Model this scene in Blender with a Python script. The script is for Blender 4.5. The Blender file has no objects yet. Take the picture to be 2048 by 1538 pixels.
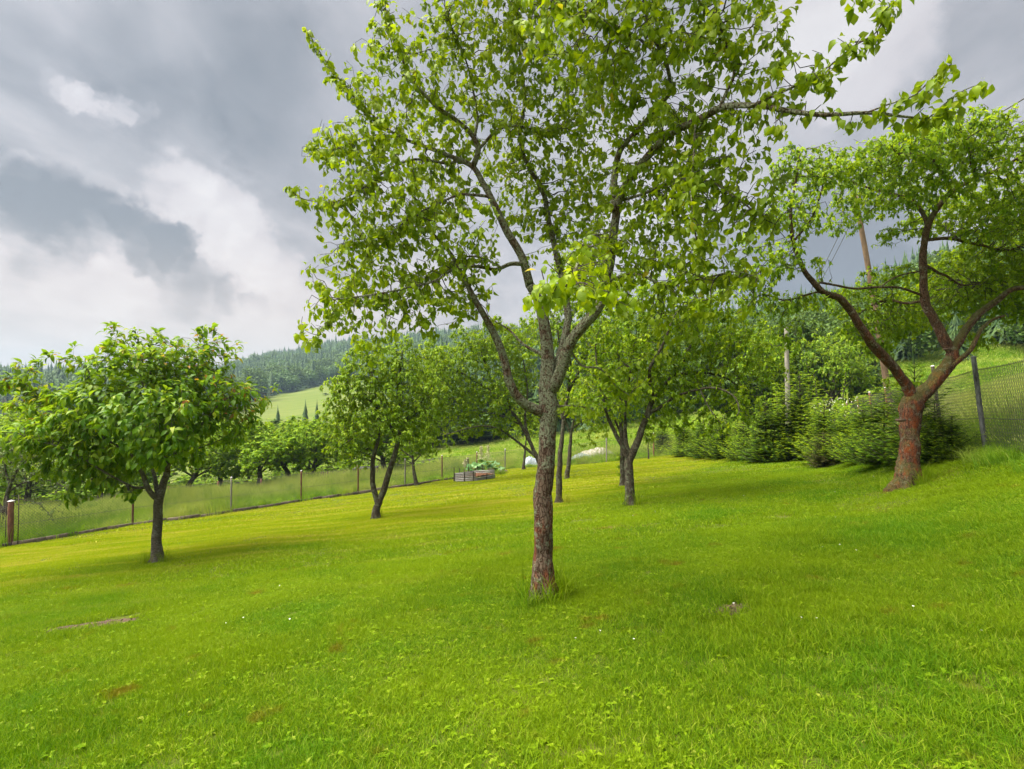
import bpy, math, time
import numpy as np
from mathutils import Matrix, Vector

T0 = time.time()
S = bpy.context.scene
COL = S.collection
rng = np.random.default_rng(11)

# ------------------------------------------------------------------ camera
F = 1117.0                      # focal length in units of a 2048 px wide frame
PITCH = math.radians(1.59)
CAM = np.array([0.0, 0.0, 1.60])
cd = bpy.data.cameras.new('camera')
cd.sensor_width = 36.0
cd.lens = 36.0 * F / 2048.0
cd.clip_start = 0.05
cd.clip_end = 6000.0
camera = bpy.data.objects.new('camera', cd)
COL.objects.link(camera)
camera.location = CAM
camera.rotation_euler = (math.pi / 2 + PITCH, 0, 0)
S.camera = camera

# ------------------------------------------------------------------ exposure
S.view_settings.view_transform = 'Standard'
S.view_settings.look = 'None'
S.view_settings.gamma = 1.0
S.view_settings.use_curve_mapping = False
S.view_settings.exposure = 3.2
S.cycles.max_bounces = 6
S.cycles.diffuse_bounces = 3
S.cycles.transmission_bounces = 4
S.cycles.glossy_bounces = 2
S.cycles.volume_bounces = 0
S.cycles.transparent_max_bounces = 4


def ray(px, py):
    a = (px - 1024.0) / F
    b = (769.0 - py) / F
    c, s = math.cos(PITCH), math.sin(PITCH)
    return np.array([a, c - b * s, s + b * c])


def P(px, py, d):
    r = ray(px, py)
    return CAM + r * (d / r[1])


def project(p):
    q = np.asarray(p) - CAM
    c, s = math.cos(PITCH), math.sin(PITCH)
    f = q[..., 1] * c + q[..., 2] * s
    u = -q[..., 1] * s + q[..., 2] * c
    return 1024 + F * q[..., 0] / f, 769 - F * u / f, f


# ------------------------------------------------------------------ node helpers
def node(nt, typ, inputs=None, **props):
    n = nt.nodes.new(typ)
    for k, v in props.items():
        setattr(n, k, v)
    for k, v in (inputs or {}).items():
        if isinstance(v, bpy.types.NodeSocket):
            nt.links.new(v, n.inputs[k])
        else:
            n.inputs[k].default_value = v
    return n


def ramp(nt, fac, stops, interp='LINEAR'):
    n = nt.nodes.new('ShaderNodeValToRGB')
    n.color_ramp.interpolation = interp
    e = n.color_ramp.elements
    while len(e) > 1:
        e.remove(e[-1])
    e[0].position = stops[0][0]
    e[0].color = (*stops[0][1], 1)
    for p, c in stops[1:]:
        x = e.new(p)
        x.color = (*c, 1)
    nt.links.new(fac, n.inputs[0])
    return n.outputs[0]


def math_n(nt, op, a, b=0.0, c=0.0, clamp=False):
    n = nt.nodes.new('ShaderNodeMath')
    n.operation = op
    n.use_clamp = clamp
    for i, v in enumerate((a, b, c)):
        if isinstance(v, bpy.types.NodeSocket):
            nt.links.new(v, n.inputs[i])
        else:
            n.inputs[i].default_value = v
    return n.outputs[0]


def vmath(nt, op, a, b=None, scale=None):
    n = nt.nodes.new('ShaderNodeVectorMath')
    n.operation = op
    for i, v in enumerate((a, b)):
        if v is None:
            continue
        if isinstance(v, bpy.types.NodeSocket):
            nt.links.new(v, n.inputs[i])
        else:
            n.inputs[i].default_value = v
    if scale is not None:
        n.inputs['Scale'].default_value = scale
    return n.outputs['Value'] if op == 'DOT_PRODUCT' else n.outputs[0]


def mix(nt, fac, a, b, blend='MIX'):
    n = nt.nodes.new('ShaderNodeMix')
    n.data_type = 'RGBA'
    n.blend_type = blend
    n.clamp_factor = True
    for sock, v in ((n.inputs[0], fac), (n.inputs[6], a), (n.inputs[7], b)):
        if isinstance(v, bpy.types.NodeSocket):
            nt.links.new(v, sock)
        elif isinstance(v, (int, float)):
            sock.default_value = v
        else:
            sock.default_value = (*v, 1)
    return n.outputs[2]


def noise(nt, vec, scale, detail=3, rough=0.5, out='Fac', dist=0.0):
    n = node(nt, 'ShaderNodeTexNoise', {'Scale': scale, 'Detail': detail, 'Roughness': rough, 'Distortion': dist})
    if vec is not None:
        nt.links.new(vec, n.inputs['Vector'])
    return n.outputs[out]


def maprange(nt, v, a, b, c=0.0, d=1.0, smooth=True):
    n = node(nt, 'ShaderNodeMapRange', {'From Min': a, 'From Max': b, 'To Min': c, 'To Max': d})
    n.interpolation_type = 'SMOOTHSTEP' if smooth else 'LINEAR'
    nt.links.new(v, n.inputs['Value'])
    return n.outputs[0]


# ------------------------------------------------------------------ sky and sun
SUN_EL, SUN_AZ = math.radians(62), math.radians(-100)   # azimuth from +Y towards +X
w = bpy.data.worlds.new('World')
S.world = w
w.use_nodes = True
nt = w.node_tree
nt.nodes.clear()
tc = node(nt, 'ShaderNodeTexCoord')
dirv = tc.outputs['Generated']
sky = node(nt, 'ShaderNodeTexSky', sky_type='NISHITA')
sky.sun_disc = False
sky.sun_elevation = SUN_EL
sky.sun_rotation = SUN_AZ
sep = node(nt, 'ShaderNodeSeparateXYZ', {'Vector': dirv})
zz = math_n(nt, 'MAXIMUM', sep.outputs['Z'], 0.0)
den = math_n(nt, 'ADD', zz, 0.16)
px_ = math_n(nt, 'DIVIDE', sep.outputs['X'], den)
py_ = math_n(nt, 'DIVIDE', sep.outputs['Y'], den)
flat = node(nt, 'ShaderNodeCombineXYZ', {'X': px_, 'Y': py_, 'Z': 0.0}).outputs[0]
mp = node(nt, 'ShaderNodeMapping', {'Vector': flat, 'Rotation': (0, 0, math.radians(-20)), 'Scale': (1.0, 0.42, 1.0), 'Location': (3.1, 1.7, 0)}).outputs[0]
n1 = noise(nt, mp, 0.9, 6, 0.52, dist=0.35)
mp2 = node(nt, 'ShaderNodeMapping', {'Vector': flat, 'Rotation': (0, 0, math.radians(-20)), 'Scale': (1.0, 0.6, 1.0), 'Location': (7.1, 4.7, 0)}).outputs[0]
n2 = noise(nt, mp2, 2.6, 8, 0.55, dist=0.2)
n3 = noise(nt, node(nt, 'ShaderNodeMapping', {'Vector': flat, 'Rotation': (0, 0, math.radians(-20)), 'Scale': (1.0, 0.5, 1.0)}).outputs[0], 7.0, 7, 0.6, dist=0.3)
val = math_n(nt, 'ADD', math_n(nt, 'MULTIPLY', n1, 0.62), math_n(nt, 'MULTIPLY', n2, 0.55))
val = math_n(nt, 'ADD', val, math_n(nt, 'MULTIPLY', n3, 0.28))
val = math_n(nt, 'SUBTRACT', val, 0.235)
# slow warp of the direction so that the named cloud masses have ragged borders
wn = noise(nt, dirv, 4.5, 9, 0.66, out='Color')
wv = vmath(nt, 'SCALE', vmath(nt, 'SUBTRACT', wn, (0.5, 0.5, 0.5)), scale=0.20)
wdir = vmath(nt, 'NORMALIZE', vmath(nt, 'ADD', dirv, wv))
# cloud masses and breaks: (px, py, radius px, gain)
MASSES = [(150, 555, 70, .14), (110, 570, 120, .10), (335, 385, 60, .10), (420, 440, 70, .14), (480, 485, 65, .12), (540, 520, 70, .12), (600, 640, 110, .12), (500, 660, 80, .10),
          (90, 120, 26, .05), (125, 140, 26, .09), (160, 165, 26, .12), (195, 190, 26, .12), (230, 215, 26, .08), (55, 335, 30, .10), (350, 320, 60, .08),
          (420, 120, 170, -.10), (600, 240, 150, -.10), (330, 230, 90, -.08), (30, 400, 70, -.14), (110, 430, 75, -.18), (200, 465, 66, -.18), (285, 492, 52, -.22), (340, 512, 38, -.24),
          (40, 490, 60, -.12), (420, 590, 60, -.14), (480, 600, 34, -.12), (350, 575, 50, -.08), (60, 600, 70, -.08), (200, 620, 60, -.05), (100, 680, 60, -.03), (525, 618, 22, -.12),
          (1700, 110, 100, .18), (1640, 60, 80, .10), (1950, 60, 120, -.04), (1560, 500, 110, -.14), (1660, 520, 130, -.18), (1780, 520, 110, -.14), (1150, 250, 200, -.04)]
for (bx, by, br, g) in MASSES:
    d0 = ray(bx, by)
    d0 = d0 / np.linalg.norm(d0)
    dd = vmath(nt, 'DOT_PRODUCT', wdir, tuple(d0))
    c1 = math.cos(br / F * 1.15)
    m = maprange(nt, dd, c1, 1.0 - (1.0 - c1) * 0.38, 0.0, g)
    val = math_n(nt, 'ADD', val, m)
cloud = ramp(nt, val, [(0.20, (.60, .64, .72)), (0.36, (.84, .86, .94)), (0.48, (1.12, 1.11, 1.18)), (0.60, (1.50, 1.43, 1.47)),
                       (0.78, (1.74, 1.68, 1.68)), (0.95, (2.05, 1.94, 1.86))])
# warm glow of the low western sky
warm = maprange(nt, sep.outputs['Z'], 0.06, 0.46, 1.0, 0.0)
wleft = maprange(nt, sep.outputs['X'], -0.35, 0.25, 1.0, 0.0)
wf = math_n(nt, 'MULTIPLY', warm, wleft)
cloud = mix(nt, wf, cloud, (1.06, 1.0, .95), 'MULTIPLY')
cloud = mix(nt, wf, cloud, mix(nt, 1.0, cloud, (1.03, 1.0, .97), 'MULTIPLY'))
low = math_n(nt, 'MULTIPLY', maprange(nt, sep.outputs['Z'], 0.03, 0.27, 1.0, 0.0), wleft)
cloud = mix(nt, math_n(nt, 'MULTIPLY', low, 0.75), cloud, (1.75, 1.44, 1.25))
cover = maprange(nt, val, 0.3, 0.9, 0.985, 0.96)
skyc = mix(nt, cover, sky.outputs[0], cloud)
bg = node(nt, 'ShaderNodeBackground', {'Color': skyc, 'Strength': 0.05})
nt.links.new(bg.outputs[0], node(nt, 'ShaderNodeOutputWorld').inputs['Surface'])

sl = bpy.data.lights.new('sun', 'SUN')
sl.energy = 1.5
sl.angle = math.radians(60)
sl.color = (1.0, 0.93, 0.78)
sun = bpy.data.objects.new('sun', sl)
COL.objects.link(sun)
sd = Vector((math.sin(SUN_AZ) * math.cos(SUN_EL), math.cos(SUN_AZ) * math.cos(SUN_EL), math.sin(SUN_EL)))
sun.rotation_euler = sd.to_track_quat('Z', 'Y').to_euler()


# ------------------------------------------------------------------ terrain function
def sstep(a, b, x):
    t = np.clip((x - a) / (b - a), 0, 1)
    return t * t * (3 - 2 * t)


TP = np.array([-700, -200, 200, 420, 550, 700, 900, 1100, 1300, 1500, 1700, 1850, 2048, 2300, 2800], float)
TY = np.array([40, 60, 90, 130, 200, 300, 450, 700, 1000, 1500], float)
TZ = np.array([
    [-7, -10, -13, -16, -14, -2, 10, 26, 42, 50],
    [-6.5, -9, -12, -14, -11, -1, 10, 25, 41, 48],
    [-6, -8.5, -12, -14, -11, -1.5, 8, 22, 36, 40],
    [-5.6, -8, -11.5, -13.5, -10, -3, 7, 26, 36, 40],
    [-5.2, -7.5, -11, -13, -9.5, -2.5, 10, 44, 72, 70],
    [-4.6, -6.5, -9, -10, -6, 3.5, 18, 62, 92, 90],
    [-3.8, -4.2, -5, -5, 0, 12, 32, 74, 100, 95],
    [-3.1, -3.2, -3.4, -1, 6, 20, 42, 80, 100, 95],
    [-2.3, -1.6, 0, 4, 13, 28, 52, 82, 95, 95],
    [-1.2, .6, 3.5, 8, 18, 34, 55, 80, 92, 92],
    [.4, 3.5, 8, 14, 25, 42, 60, 80, 90, 90],
    [2.2, 6.2, 13, 23, 38, 52, 66, 80, 90, 90],
    [4.0, 9.5, 19, 33, 50, 62, 72, 82, 90, 90],
    [5.5, 13, 24, 38, 55, 66, 76, 84, 90, 90],
    [6.5, 14, 25, 40, 56, 66, 76, 84, 90, 90]], float)
TU = (TP - 1024) / F
FP = np.array([(9.3, 11.0)])
FD = np.array([0.41, 0.912])
FN = np.array([0.912, -0.41])      # points out of the garden


def gz(x, y):
    x = np.asarray(x, float)
    y = np.asarray(y, float)
    xc = np.where(np.abs(x) > 25, np.sign(x) * (25 + 20 * np.tanh((np.abs(x) - 25) / 20)), x)
    z = 0.097 * xc - 0.079 * np.clip(y, -15, 45)
    z = z + 0.012 * np.sin(x * 1.7 + y * 0.9) + 0.010 * np.sin(x * 0.8 - y * 2.1 + 1) + 0.03 * np.sin(x * .43 + 1) * np.sin(y * .37)
    d = (x - 9.3) * FN[0] + (y - 11.0) * FN[1]
    near = sstep(60, 30, y)
    z = z + 0.52 * sstep(-2.6, 0.1, d) * near * sstep(34, 22, y) * sstep(-3, 6, y)
    z = z + np.clip(d, 0, 25) * 0.18 * near * sstep(-20, 4, y)
    ys = np.clip(y, 40, 1500)
    u = x / np.maximum(y, 30)
    iu = np.clip(np.searchsorted(TU, u) - 1, 0, len(TU) - 2)
    iy = np.clip(np.searchsorted(TY, ys) - 1, 0, len(TY) - 2)
    fu = np.clip((u - TU[iu]) / (TU[iu + 1] - TU[iu]), 0, 1)
    fu = fu * fu * (3 - 2 * fu) * .5 + fu * .5
    fy = np.clip((ys - TY[iy]) / (TY[iy + 1] - TY[iy]), 0, 1)
    t = (TZ[iu, iy] * (1 - fu) * (1 - fy) + TZ[iu + 1, iy] * fu * (1 - fy) + TZ[iu, iy + 1] * (1 - fu) * fy + TZ[iu + 1, iy + 1] * fu * fy)
    wgt = sstep(32, 58, y)
    return z * (1 - wgt) + t * wgt


def G(px, py):
    r = ray(px, py)
    t = 0.5
    step = 0.05
    while t < 2000:
        p = CAM + r * t
        if p[2] < gz(p[0], p[1]):
            lo, hi = t - step, t
            for _ in range(20):
                m = (lo + hi) / 2
                q = CAM + r * m
                if q[2] < gz(q[0], q[1]):
                    hi = m
                else:
                    lo = m
            q = CAM + r * hi
            return np.array([q[0], q[1], float(gz(q[0], q[1]))])
        step = max(0.05, t * 0.01)
        t += step
    return CAM + r * 100


def ground_at(x, y):
    return np.array([x, y, float(gz(x, y))])


# ------------------------------------------------------------------ mesh helpers
def np_mesh(name, V, Fq=None, Ft=None, mat=None, tint=None, smooth=False):
    me = bpy.data.meshes.new(name)
    V = np.asarray(V, np.float32)
    parts, starts = [], []
    nq = 0 if Fq is None else len(Fq)
    ntr = 0 if Ft is None else len(Ft)
    if nq:
        parts.append(np.asarray(Fq, np.int32).ravel())
        starts.append(np.arange(nq) * 4)
    if ntr:
        parts.append(np.asarray(Ft, np.int32).ravel())
        starts.append(nq * 4 + np.arange(ntr) * 3)
    loops = np.concatenate(parts)
    st = np.concatenate(starts).astype(np.int32)
    me.vertices.add(len(V))
    me.vertices.foreach_set('co', V.ravel())
    me.loops.add(len(loops))
    me.loops.foreach_set('vertex_index', loops)
    me.polygons.add(len(st))
    me.polygons.foreach_set('loop_start', st)
    if tint is not None:
        a = me.attributes.new('tint', 'FLOAT', 'POINT')
        a.data.foreach_set('value', np.asarray(tint, np.float32))
    me.update(calc_edges=True)
    if smooth:
        me.polygons.foreach_set('use_smooth', np.ones(len(st), bool))
    if mat:
        for m in (mat if isinstance(mat, (list, tuple)) else [mat]):
            me.materials.append(m)
    return me


def obj(name, me, parent=None, loc=None, kind=None, label=None, cat=None, group=None):
    o = bpy.data.objects.new(name, me)
    COL.objects.link(o)
    if parent is not None:
        o.parent = parent
    if loc is not None:
        o.location = loc
    if kind:
        o['kind'] = kind
    if label:
        o['label'] = label
    if cat:
        o['category'] = cat
    if group:
        o['group'] = group
    return o


def thing(name, label, cat, loc=(0, 0, 0), group=None, rz=0.0):
    o = obj(name, None, None, loc, None, label, cat, group)
    o.rotation_euler = (0, 0, rz)
    return o


def copy_thing(src, loc, rz=0, sc=(1, 1, 1), label=None):
    c = src.copy()
    COL.objects.link(c)
    c.location = loc
    c.rotation_euler = (0, 0, rz)
    c.scale = sc
    if label:
        c['label'] = label
    for ch in src.children:
        d = ch.copy()
        COL.objects.link(d)
        d.parent = c
    return c


def nrm(v):
    return v / np.maximum(np.linalg.norm(v, axis=-1, keepdims=True), 1e-9)


def catmull(pts, rad, step):
    pts = np.asarray(pts, float)
    rad = np.asarray(rad, float)
    e = np.vstack([2 * pts[0] - pts[1], pts, 2 * pts[-1] - pts[-2]])
    out, ro = [], []
    for i in range(len(pts) - 1):
        p0, p1, p2, p3 = e[i:i + 4]
        n = max(2, int(np.linalg.norm(p2 - p1) / step))
        t = (np.arange(n) / n)[:, None]
        out.append(0.5 * (2 * p1 + (p2 - p0) * t + (2 * p0 - 5 * p1 + 4 * p2 - p3) * t ** 2 + (3 * p1 - p0 - 3 * p2 + p3) * t ** 3))
        ro.append(rad[i] + (rad[i + 1] - rad[i]) * t[:, 0])
    out.append(pts[-1:])
    ro.append(rad[-1:])
    return np.vstack(out), np.concatenate(ro)


def tube(pts, rad, sides=16, bump=0.0, seed=0, cap=True, flare=0.0):
    """smooth tube with parallel-transport frames and a lumpy skin"""
    pts = np.asarray(pts, float)
    n = len(pts)
    t = np.gradient(pts, axis=0)
    t = nrm(t)
    up = np.array([1.0, 0.0, 0.0]) if abs(t[0][0]) < .8 else np.array([0, 1.0, 0])
    a = np.zeros((n, 3))
    v = up - t[0] * np.dot(up, t[0])
    for i in range(n):
        v = v - t[i] * np.dot(v, t[i])
        v = v / (np.linalg.norm(v) + 1e-9)
        a[i] = v
    b = np.cross(t, a)
    th = np.arange(sides) / sides * 2 * math.pi
    R = np.asarray(rad)[:, None] * np.ones((1, sides))
    if flare:
        L = np.concatenate([[0], np.cumsum(np.linalg.norm(np.diff(pts, axis=0), axis=1))])
        fl = np.exp(-np.maximum(0, L - .12) / .10)[:, None]
        R = R * (1 + fl * (.10 + flare * np.maximum(0, np.cos(th[None] * 5 + seed % 7 + .6 * np.sin(th[None] * 2))) ** 1.5))
    if bump:
        r = np.random.default_rng(seed)
        L = np.concatenate([[0], np.cumsum(np.linalg.norm(np.diff(pts, axis=0), axis=1))])
        m = np.zeros((n, sides))
        for k in range(9):
            kk = r.integers(1, 6)
            f = r.uniform(2, 22)
            m += np.sin(th[None, :] * kk + f * L[:, None] + r.uniform(0, 7)) * r.uniform(.3, 1) / (1 + .1 * f)
        m += r.normal(0, .45, (n, sides))
        R = R * (1 + bump * m)
    V = pts[:, None, :] + R[:, :, None] * (np.cos(th)[None, :, None] * a[:, None, :] + np.sin(th)[None, :, None] * b[:, None, :])
    V = V.reshape(-1, 3)
    i = np.arange(n - 1)[:, None]
    j = np.arange(sides)[None, :]
    j2 = (j + 1) % sides
    Fq = np.stack([i * sides + j, i * sides + j2, (i + 1) * sides + j2, (i + 1) * sides + j], -1).reshape(-1, 4)
    Ft = None
    if cap:
        V = np.vstack([V, pts[-1:] + t[-1] * np.asarray(rad)[-1] * .4, pts[:1]])
        c = len(V) - 2
        jj = np.arange(sides)
        a1 = np.stack([(n - 1) * sides + jj, (n - 1) * sides + (jj + 1) % sides, np.full(sides, c)], -1)
        a2 = np.stack([(jj + 1) % sides, jj, np.full(sides, c + 1)], -1)
        Ft = np.vstack([a1, a2])
    return V, Fq, Ft


def segs(p0, p1, r0, r1, sides=4):
    """many thin prisms at once"""
    p0 = np.asarray(p0, float)
    p1 = np.asarray(p1, float)
    d = nrm(p1 - p0)
    ref = np.where(np.abs(d[:, 2:3]) > .9, np.array([[1.0, 0, 0]]), np.array([[0, 0, 1.0]]))
    a = nrm(np.cross(d, ref))
    b = np.cross(d, a)
    th = np.arange(sides) / sides * 2 * math.pi
    ring = np.cos(th)[None, :, None] * a[:, None, :] + np.sin(th)[None, :, None] * b[:, None, :]
    r0 = np.broadcast_to(np.asarray(r0, float), (len(p0),))
    r1 = np.broadcast_to(np.asarray(r1, float), (len(p0),))
    V = np.concatenate([p0[:, None] + ring * r0[:, None, None], p1[:, None] + ring * r1[:, None, None]], 1)
    n = len(p0)
    base = (np.arange(n) * 2 * sides)[:, None, None]
    j = np.arange(sides)
    f = np.stack([j, (j + 1) % sides, sides + (j + 1) % sides, sides + j], -1)[None]
    return V.reshape(-1, 3), (base + f).reshape(-1, 4)


def join(parts):
    """parts: list of (V, Fq, Ft)"""
    Vs, Q, T, o = [], [], [], 0
    for p in parts:
        V, q = p[0], p[1]
        t = p[2] if len(p) > 2 else None
        Vs.append(V)
        if q is not None and len(q):
            Q.append(np.asarray(q) + o)
        if t is not None and len(t):
            T.append(np.asarray(t) + o)
        o += len(V)
    return np.vstack(Vs), (np.vstack(Q) if Q else None), (np.vstack(T) if T else None)


def box(c, s, R=None):
    x, y, z = np.asarray(s, float) / 2
    V = np.array([[-x, -y, -z], [x, -y, -z], [x, y, -z], [-x, y, -z], [-x, -y, z], [x, -y, z], [x, y, z], [-x, y, z]])
    if R is not None:
        V = V @ np.asarray(R).T
    Fq = np.array([[0, 3, 2, 1], [4, 5, 6, 7], [0, 1, 5, 4], [1, 2, 6, 5], [2, 3, 7, 6], [3, 0, 4, 7]])
    return V + np.asarray(c, float), Fq, None


def bbox_bevel(c, s, R=None, b=0.008):
    """box with chamfered long edges (x is the long axis)"""
    x, y, z = np.asarray(s, float) / 2
    prof = np.array([[-y + b, -z], [y - b, -z], [y, -z + b], [y, z - b], [y - b, z], [-y + b, z], [-y, z - b], [-y, -z + b]])
    V = np.array([[sx, p[0], p[1]] for sx in (-x, x) for p in prof])
    if R is not None:
        V = V @ np.asarray(R).T
    j = np.arange(8)
    q = np.stack([j, (j + 1) % 8, 8 + (j + 1) % 8, 8 + j], -1)
    q2 = np.array([[0, 7, 2, 1], [7, 6, 3, 2], [6, 5, 4, 3], [8, 9, 10, 15], [15, 10, 11, 14], [14, 11, 12, 13]])
    return V + np.asarray(c, float), np.vstack([q, q2]), None


def rotz(a):
    c, s = math.cos(a), math.sin(a)
    return np.array([[c, -s, 0], [s, c, 0], [0, 0, 1]])


def frame_dir(d, up=(0, 0, 1)):
    x = np.asarray(d, float)
    x = x / np.linalg.norm(x)
    y = np.cross(up, x)
    y = y / np.linalg.norm(y)
    return np.stack([x, y, np.cross(x, y)], 1)


# ------------------------------------------------------------------ leaf templates (x across, y along, z normal)
def leaf_template(wd=.34, rows=3, droop=.35, fold=.16, stem=0.25):
    V = [(0, stem, 0)]
    fr = [0.5, 1.0, .72] if rows == 3 else ([.85] if rows == 1 else [.9, .8])
    ts = np.linspace(0, 1, rows + 2)[1:-1]
    for t, f in zip(ts, fr):
        z = -droop * t * t
        y = stem + t * (1 - .18 * droop * t)
        hw = wd * f
        V += [(-hw, y, z + fold * f), (0, y, z), (hw, y, z + fold * f)]
    V.append((0, stem + (1 - .25 * droop), -droop * 1.05))
    T = [(0, 2, 1), (0, 3, 2)]
    for r in range(rows - 1):
        a = 1 + 3 * r
        b = a + 3
        T += [(a, a + 1, b + 1), (a, b + 1, b), (a + 1, a + 2, b + 2), (a + 1, b + 2, b + 1)]
    a = 1 + 3 * (rows - 1)
    tip = len(V) - 1
    T += [(a, a + 1, tip), (a + 1, a + 2, tip)]
    if stem > 0.05:
        i = len(V)
        V += [(-.012, 0, 0), (.012, 0, 0)]
        T += [(i, i + 1, 0)]
    return np.array(V), np.array(T)


def place_leaves(tv, tf, pos, d, nor, size, tint):
    d = nrm(d)
    side = nrm(np.cross(d, nor))
    nor = np.cross(side, d)
    V = (tv[None, :, 0, None] * side[:, None] + tv[None, :, 1, None] * d[:, None] + tv[None, :, 2, None] * nor[:, None]) * size[:, None, None] + pos[:, None]
    n = len(pos)
    Ft = (np.arange(n)[:, None, None] * len(tv) + tf[None]).reshape(-1, 3)
    return V.reshape(-1, 3), Ft, np.repeat(tint, len(tv))


# ------------------------------------------------------------------ materials
def new_mat(name):
    m = bpy.data.materials.new(name)
    m.use_nodes = True
    m.node_tree.nodes.clear()
    return m, m.node_tree


def finish(nt, sh, disp=None):
    o = nt.nodes.new('ShaderNodeOutputMaterial')
    nt.links.new(sh, o.inputs['Surface'])


def leaf_mat(name, stops, trans=.35, rough=.42, spec=.5, patch=None, tcol=1.5):
    m, nt = new_mat(name)
    at = node(nt, 'ShaderNodeAttribute', attribute_name='tint')
    c = ramp(nt, at.outputs['Fac'], stops)
    geo = node(nt, 'ShaderNodeNewGeometry')
    c = mix(nt, math_n(nt, 'MULTIPLY', geo.outputs['Backfacing'], .22), c, (.24, .30, .10))
    nn = noise(nt, geo.outputs['Position'], 1.3, 2)
    c = mix(nt, maprange(nt, nn, .35, .65, 0, .2), c, (.18, .28, .015))
    pb = node(nt, 'ShaderNodeBsdfPrincipled', {'Base Color': c, 'Roughness': rough, 'Specular IOR Level': spec})
    tr = node(nt, 'ShaderNodeBsdfTranslucent', {'Color': mix(nt, 1.0, c, (tcol, tcol * .92, .35), 'MULTIPLY')})
    mx = node(nt, 'ShaderNodeMixShader', {0: trans, 1: pb.outputs[0], 2: tr.outputs[0]})
    finish(nt, mx.outputs[0])
    return m


def simple_mat(name, c1, c2, scale=8, rough=.8, bump=.3, stretch=(1, 1, 1), metallic=0, coord='Object'):
    m, nt = new_mat(name)
    tc = node(nt, 'ShaderNodeTexCoord')
    mpn = node(nt, 'ShaderNodeMapping', {'Vector': tc.outputs[coord], 'Scale': stretch})
    n = noise(nt, mpn.outputs[0], scale, 6, .6)
    c = ramp(nt, n, [(.32, c1), (.68, c2)])
    oi = node(nt, 'ShaderNodeObjectInfo')
    c = mix(nt, 1.0, c, ramp(nt, oi.outputs['Random'], [(0, (.8, .8, .8)), (1, (1.15, 1.12, 1.1))]), 'MULTIPLY')
    pb = node(nt, 'ShaderNodeBsdfPrincipled', {'Base Color': c, 'Roughness': rough, 'Metallic': metallic})
    if bump:
        b = node(nt, 'ShaderNodeBump', {'Strength': bump, 'Distance': .01, 'Height': n})
        nt.links.new(b.outputs[0], pb.inputs['Normal'])
    finish(nt, pb.outputs[0])
    return m


def bark_mat(name, dark, light, lichen_amt, lichen=(.30, .33, .24), algae=None, algae_z=(0.2, 0.9), algae_amt=.8, moss=0.0, ring=False, lh=0.0):
    """object space: z is height above the tree's foot"""
    m, nt = new_mat(name)
    tc = node(nt, 'ShaderNodeTexCoord')
    oc = tc.outputs['Object']
    st = node(nt, 'ShaderNodeMapping', {'Vector': oc, 'Scale': (1, 1, .26) if not ring else (.4, .4, 2.2)}).outputs[0]
    wob = noise(nt, oc, 14, 3, out='Color')
    st2 = vmath(nt, 'ADD', st, vmath(nt, 'SCALE', wob, scale=.075))
    vo = node(nt, 'ShaderNodeTexVoronoi', {'Vector': st2, 'Scale': 34.0, 'Randomness': 1.0})
    vo.feature = 'DISTANCE_TO_EDGE'
    crack = maprange(nt, vo.outputs['Distance'], 0.0, .16)
    fine = noise(nt, st, 70, 5, .65)
    h = math_n(nt, 'ADD', math_n(nt, 'MULTIPLY', crack, .5), math_n(nt, 'MULTIPLY', fine, .8))
    c = ramp(nt, h, [(.15, tuple(x * .35 for x in dark)), (.55, dark), (1.05, light)])
    sepz = node(nt, 'ShaderNodeSeparateXYZ', {'Vector': oc})
    if algae:
        an = noise(nt, node(nt, 'ShaderNodeMapping', {'Vector': oc, 'Scale': (1.3, 1.3, .45)}).outputs[0], 6.5, 6, .62)
        zf = maprange(nt, math_n(nt, 'ADD', sepz.outputs['Z'], math_n(nt, 'MULTIPLY', an, .5)), algae_z[0] + .25, algae_z[1] + .25, 1, 0)
        am = math_n(nt, 'MULTIPLY', maprange(nt, an, .44, .66), zf)
        am = math_n(nt, 'MULTIPLY', am, maprange(nt, fine, .3, .6, .4, 1))
        c = mix(nt, math_n(nt, 'MULTIPLY', am, algae_amt), c, algae)
    ln = noise(nt, oc, 9, 6, .68)
    if lh:
        ln = math_n(nt, 'ADD', ln, maprange(nt, sepz.outputs['Z'], .7, 2.2, 0, lh))
    ln2 = noise(nt, oc, 55, 3, .6)
    lf = math_n(nt, 'MULTIPLY', maprange(nt, ln, .60 - lichen_amt * .22, .68 - lichen_amt * .2), maprange(nt, ln2, .38, .52))
    c = mix(nt, math_n(nt, 'MULTIPLY', lf, .85), c, lichen)
    if moss:
        geo = node(nt, 'ShaderNodeNewGeometry')
        up = node(nt, 'ShaderNodeSeparateXYZ', {'Vector': geo.outputs['Normal']}).outputs['Z']
        mf = math_n(nt, 'MULTIPLY', maprange(nt, math_n(nt, 'ADD', up, ln), .45, .95), moss)
        c = mix(nt, mf, c, (.07, .09, .015))
    pb = node(nt, 'ShaderNodeBsdfPrincipled', {'Base Color': c, 'Roughness': .88, 'Specular IOR Level': .25})
    b = node(nt, 'ShaderNodeBump', {'Strength': 1.0, 'Distance': .022, 'Height': math_n(nt, 'ADD', h, math_n(nt, 'MULTIPLY', lf, .3))})
    nt.links.new(b.outputs[0], pb.inputs['Normal'])
    finish(nt, pb.outputs[0])
    return m


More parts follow.
